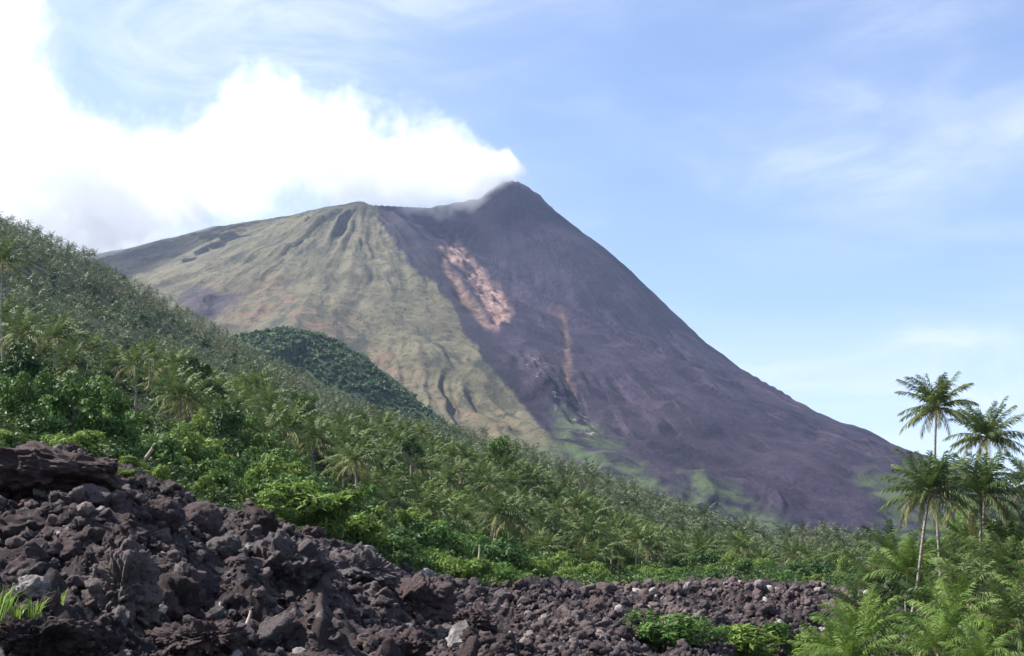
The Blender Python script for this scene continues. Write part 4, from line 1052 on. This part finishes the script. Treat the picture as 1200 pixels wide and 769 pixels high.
tag(link('hillside_trees', me), 'leafy trees mixed through the far coconut hillside', kind='stuff')
# scrub on the low ground of the right clump
n = 500
ux = r3.uniform(1000, 1260, n); ud = r3.uniform(84, 178, n); pp = at(ux, 640 + 0 * ux, ud); k = pp[:, 0] > 0
zg = ground(pp[:, 0], pp[:, 1]); P_ = np.stack([pp[:, 0], pp[:, 1], zg + .3], -1)
V, F, T = quads_from(ul, P_, r3.uniform(.8, 2.0, n), 4)
me = mesh_np('ground_cover', V, F, {'tint': T}); me.materials.append(m_under)
tag(link('ground_cover', me), 'leafy ground cover below the palm clump at the right', kind='stuff')
# forest on the hump in front of the old cone
n = 4600
t_ = r3.random(n); kx = np.interp(t_, np.linspace(0, 1, len(DOME)), DOME[:, 0]); ky = np.interp(t_, np.linspace(0, 1, len(DOME)), DOME[:, 1])
off_ = r3.uniform(-330, 25, n); FX = kx + r3.normal(0, 25, n); FY = ky + off_
FP = np.stack([FX, FY, dome_z(FX, FY) + 1.5], -1)
fl = [leaf_ball(6000 + i, 7, 90, .22, .85, (.35, .6), .7, .6, -.5) for i in range(8)]
V, F, T = quads_from(fl, FP, 2.4 + 4.8 * r3.random(n) ** 2, 5, .18 + .45 * fbm(FX / 80, FY / 80, oct=2, seed=18))
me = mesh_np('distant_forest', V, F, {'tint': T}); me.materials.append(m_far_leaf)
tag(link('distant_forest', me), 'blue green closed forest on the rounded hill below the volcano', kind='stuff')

# ---- small things in the near rocks
def tuft(px, py, hpx, label, seed, n=26):
    p = hits([px], [py])[0]; d = math.hypot(p[0], p[1]); L = hpx * d / FPX; r_ = np.random.default_rng(seed); Vs, Fs, Ts = [], [], []
    for i in range(n):
        a = r_.uniform(0, 6.28); e = r_.uniform(.15, .8); l = L * r_.uniform(.6, 1.15); w_ = L * .035
        h = np.array([math.cos(a), math.sin(a), 0]); sd_ = np.array([-math.sin(a), math.cos(a), 0]) * w_
        b0 = h * r_.uniform(0, .25) * L; q0 = b0 + h * l * .25 * e + np.array([0, 0, l * .55]); q1 = b0 + h * l * .8 * e + np.array([0, 0, l * (.95 - .3 * e)])
        k = len(Vs) * 6
        Vs.append([b0 - sd_, b0 + sd_, q0 + sd_ * .8, q0 - sd_ * .8, q1 + sd_ * .12, q1 - sd_ * .12])
        Fs += [(k, k + 1, k + 2, k + 3), (k + 3, k + 2, k + 4, k + 5)]; tr = r_.random(); Ts += [[max(0, tr - .7), tr, 0, 1]] * 6
    me = mesh_np('grass_tuft', np.array(Vs).reshape(-1, 3), np.array(Fs), {'tint': np.array(Ts)}); me.materials.append(m_grass)
    tag(link('grass_tuft', me, loc=tuple(p + np.array([0, -.25, .05]))), label, 'grass')
tuft(6, 738, 46, 'tall bright grass tuft cut by the left edge', 1, 34)
tuft(32, 738, 26, 'spiky grass tuft just right of the edge tuft', 2)
tuft(52, 734, 30, 'light green grass tuft nearest the knobbly pinnacle', 3)
tuft(80, 718, 22, 'small sparse grass sprig at the foot of the knobbly pinnacle', 4, 12)
tuft(20, 722, 30, 'grass tuft behind the spiky one below the pale lichen rock', 5, 22)
def stick(px0, py0, px1, py1, rpx, label, d=None, name='stick', cat='stick', lift=.1):
    if d is None:
        p = hits([px0], [py0])[0]; d = math.hypot(p[0], p[1]) - .5
    a, b = at(px0, py0, d), at(px1, py1, d + .2); L = np.linalg.norm(b - a); u = np.linspace(0, 1, 7)[:, None]
    pts = (b - a) * u + np.array([.03, .05, .02]) * L * np.sin(u * 3.14)
    V, F = tube(pts, (1 - .4 * u[:, 0]) * rpx * d / FPX, 7)
    me = mesh_np(name, V, F, None, True); me.materials.append(m_deadwood); tag(link(name, me, loc=tuple(a)), label, cat)
stick(255, 722, 258, 706, 2.2, 'short orange brown stick upright in the rocks right of the pinnacle')
stick(286, 738, 294, 716, 2.4, 'longer pale stick leaning in the rocks beside the black hollow')
stick(154, 556, 179, 525, 2.6, 'bleached dead trunk leaning out of the bushes behind the rubble', 84, 'dead_tree', 'dead tree')
stick(163, 556, 178, 536, 2.0, 'shorter bleached branch beside the leaning dead trunk', 86, 'fallen_branch', 'branch')
stick(560, 660, 562, 638, 1.4, 'thin white dead stem standing among the crest shrubs', 104, 'dead_sapling', 'dead sapling')
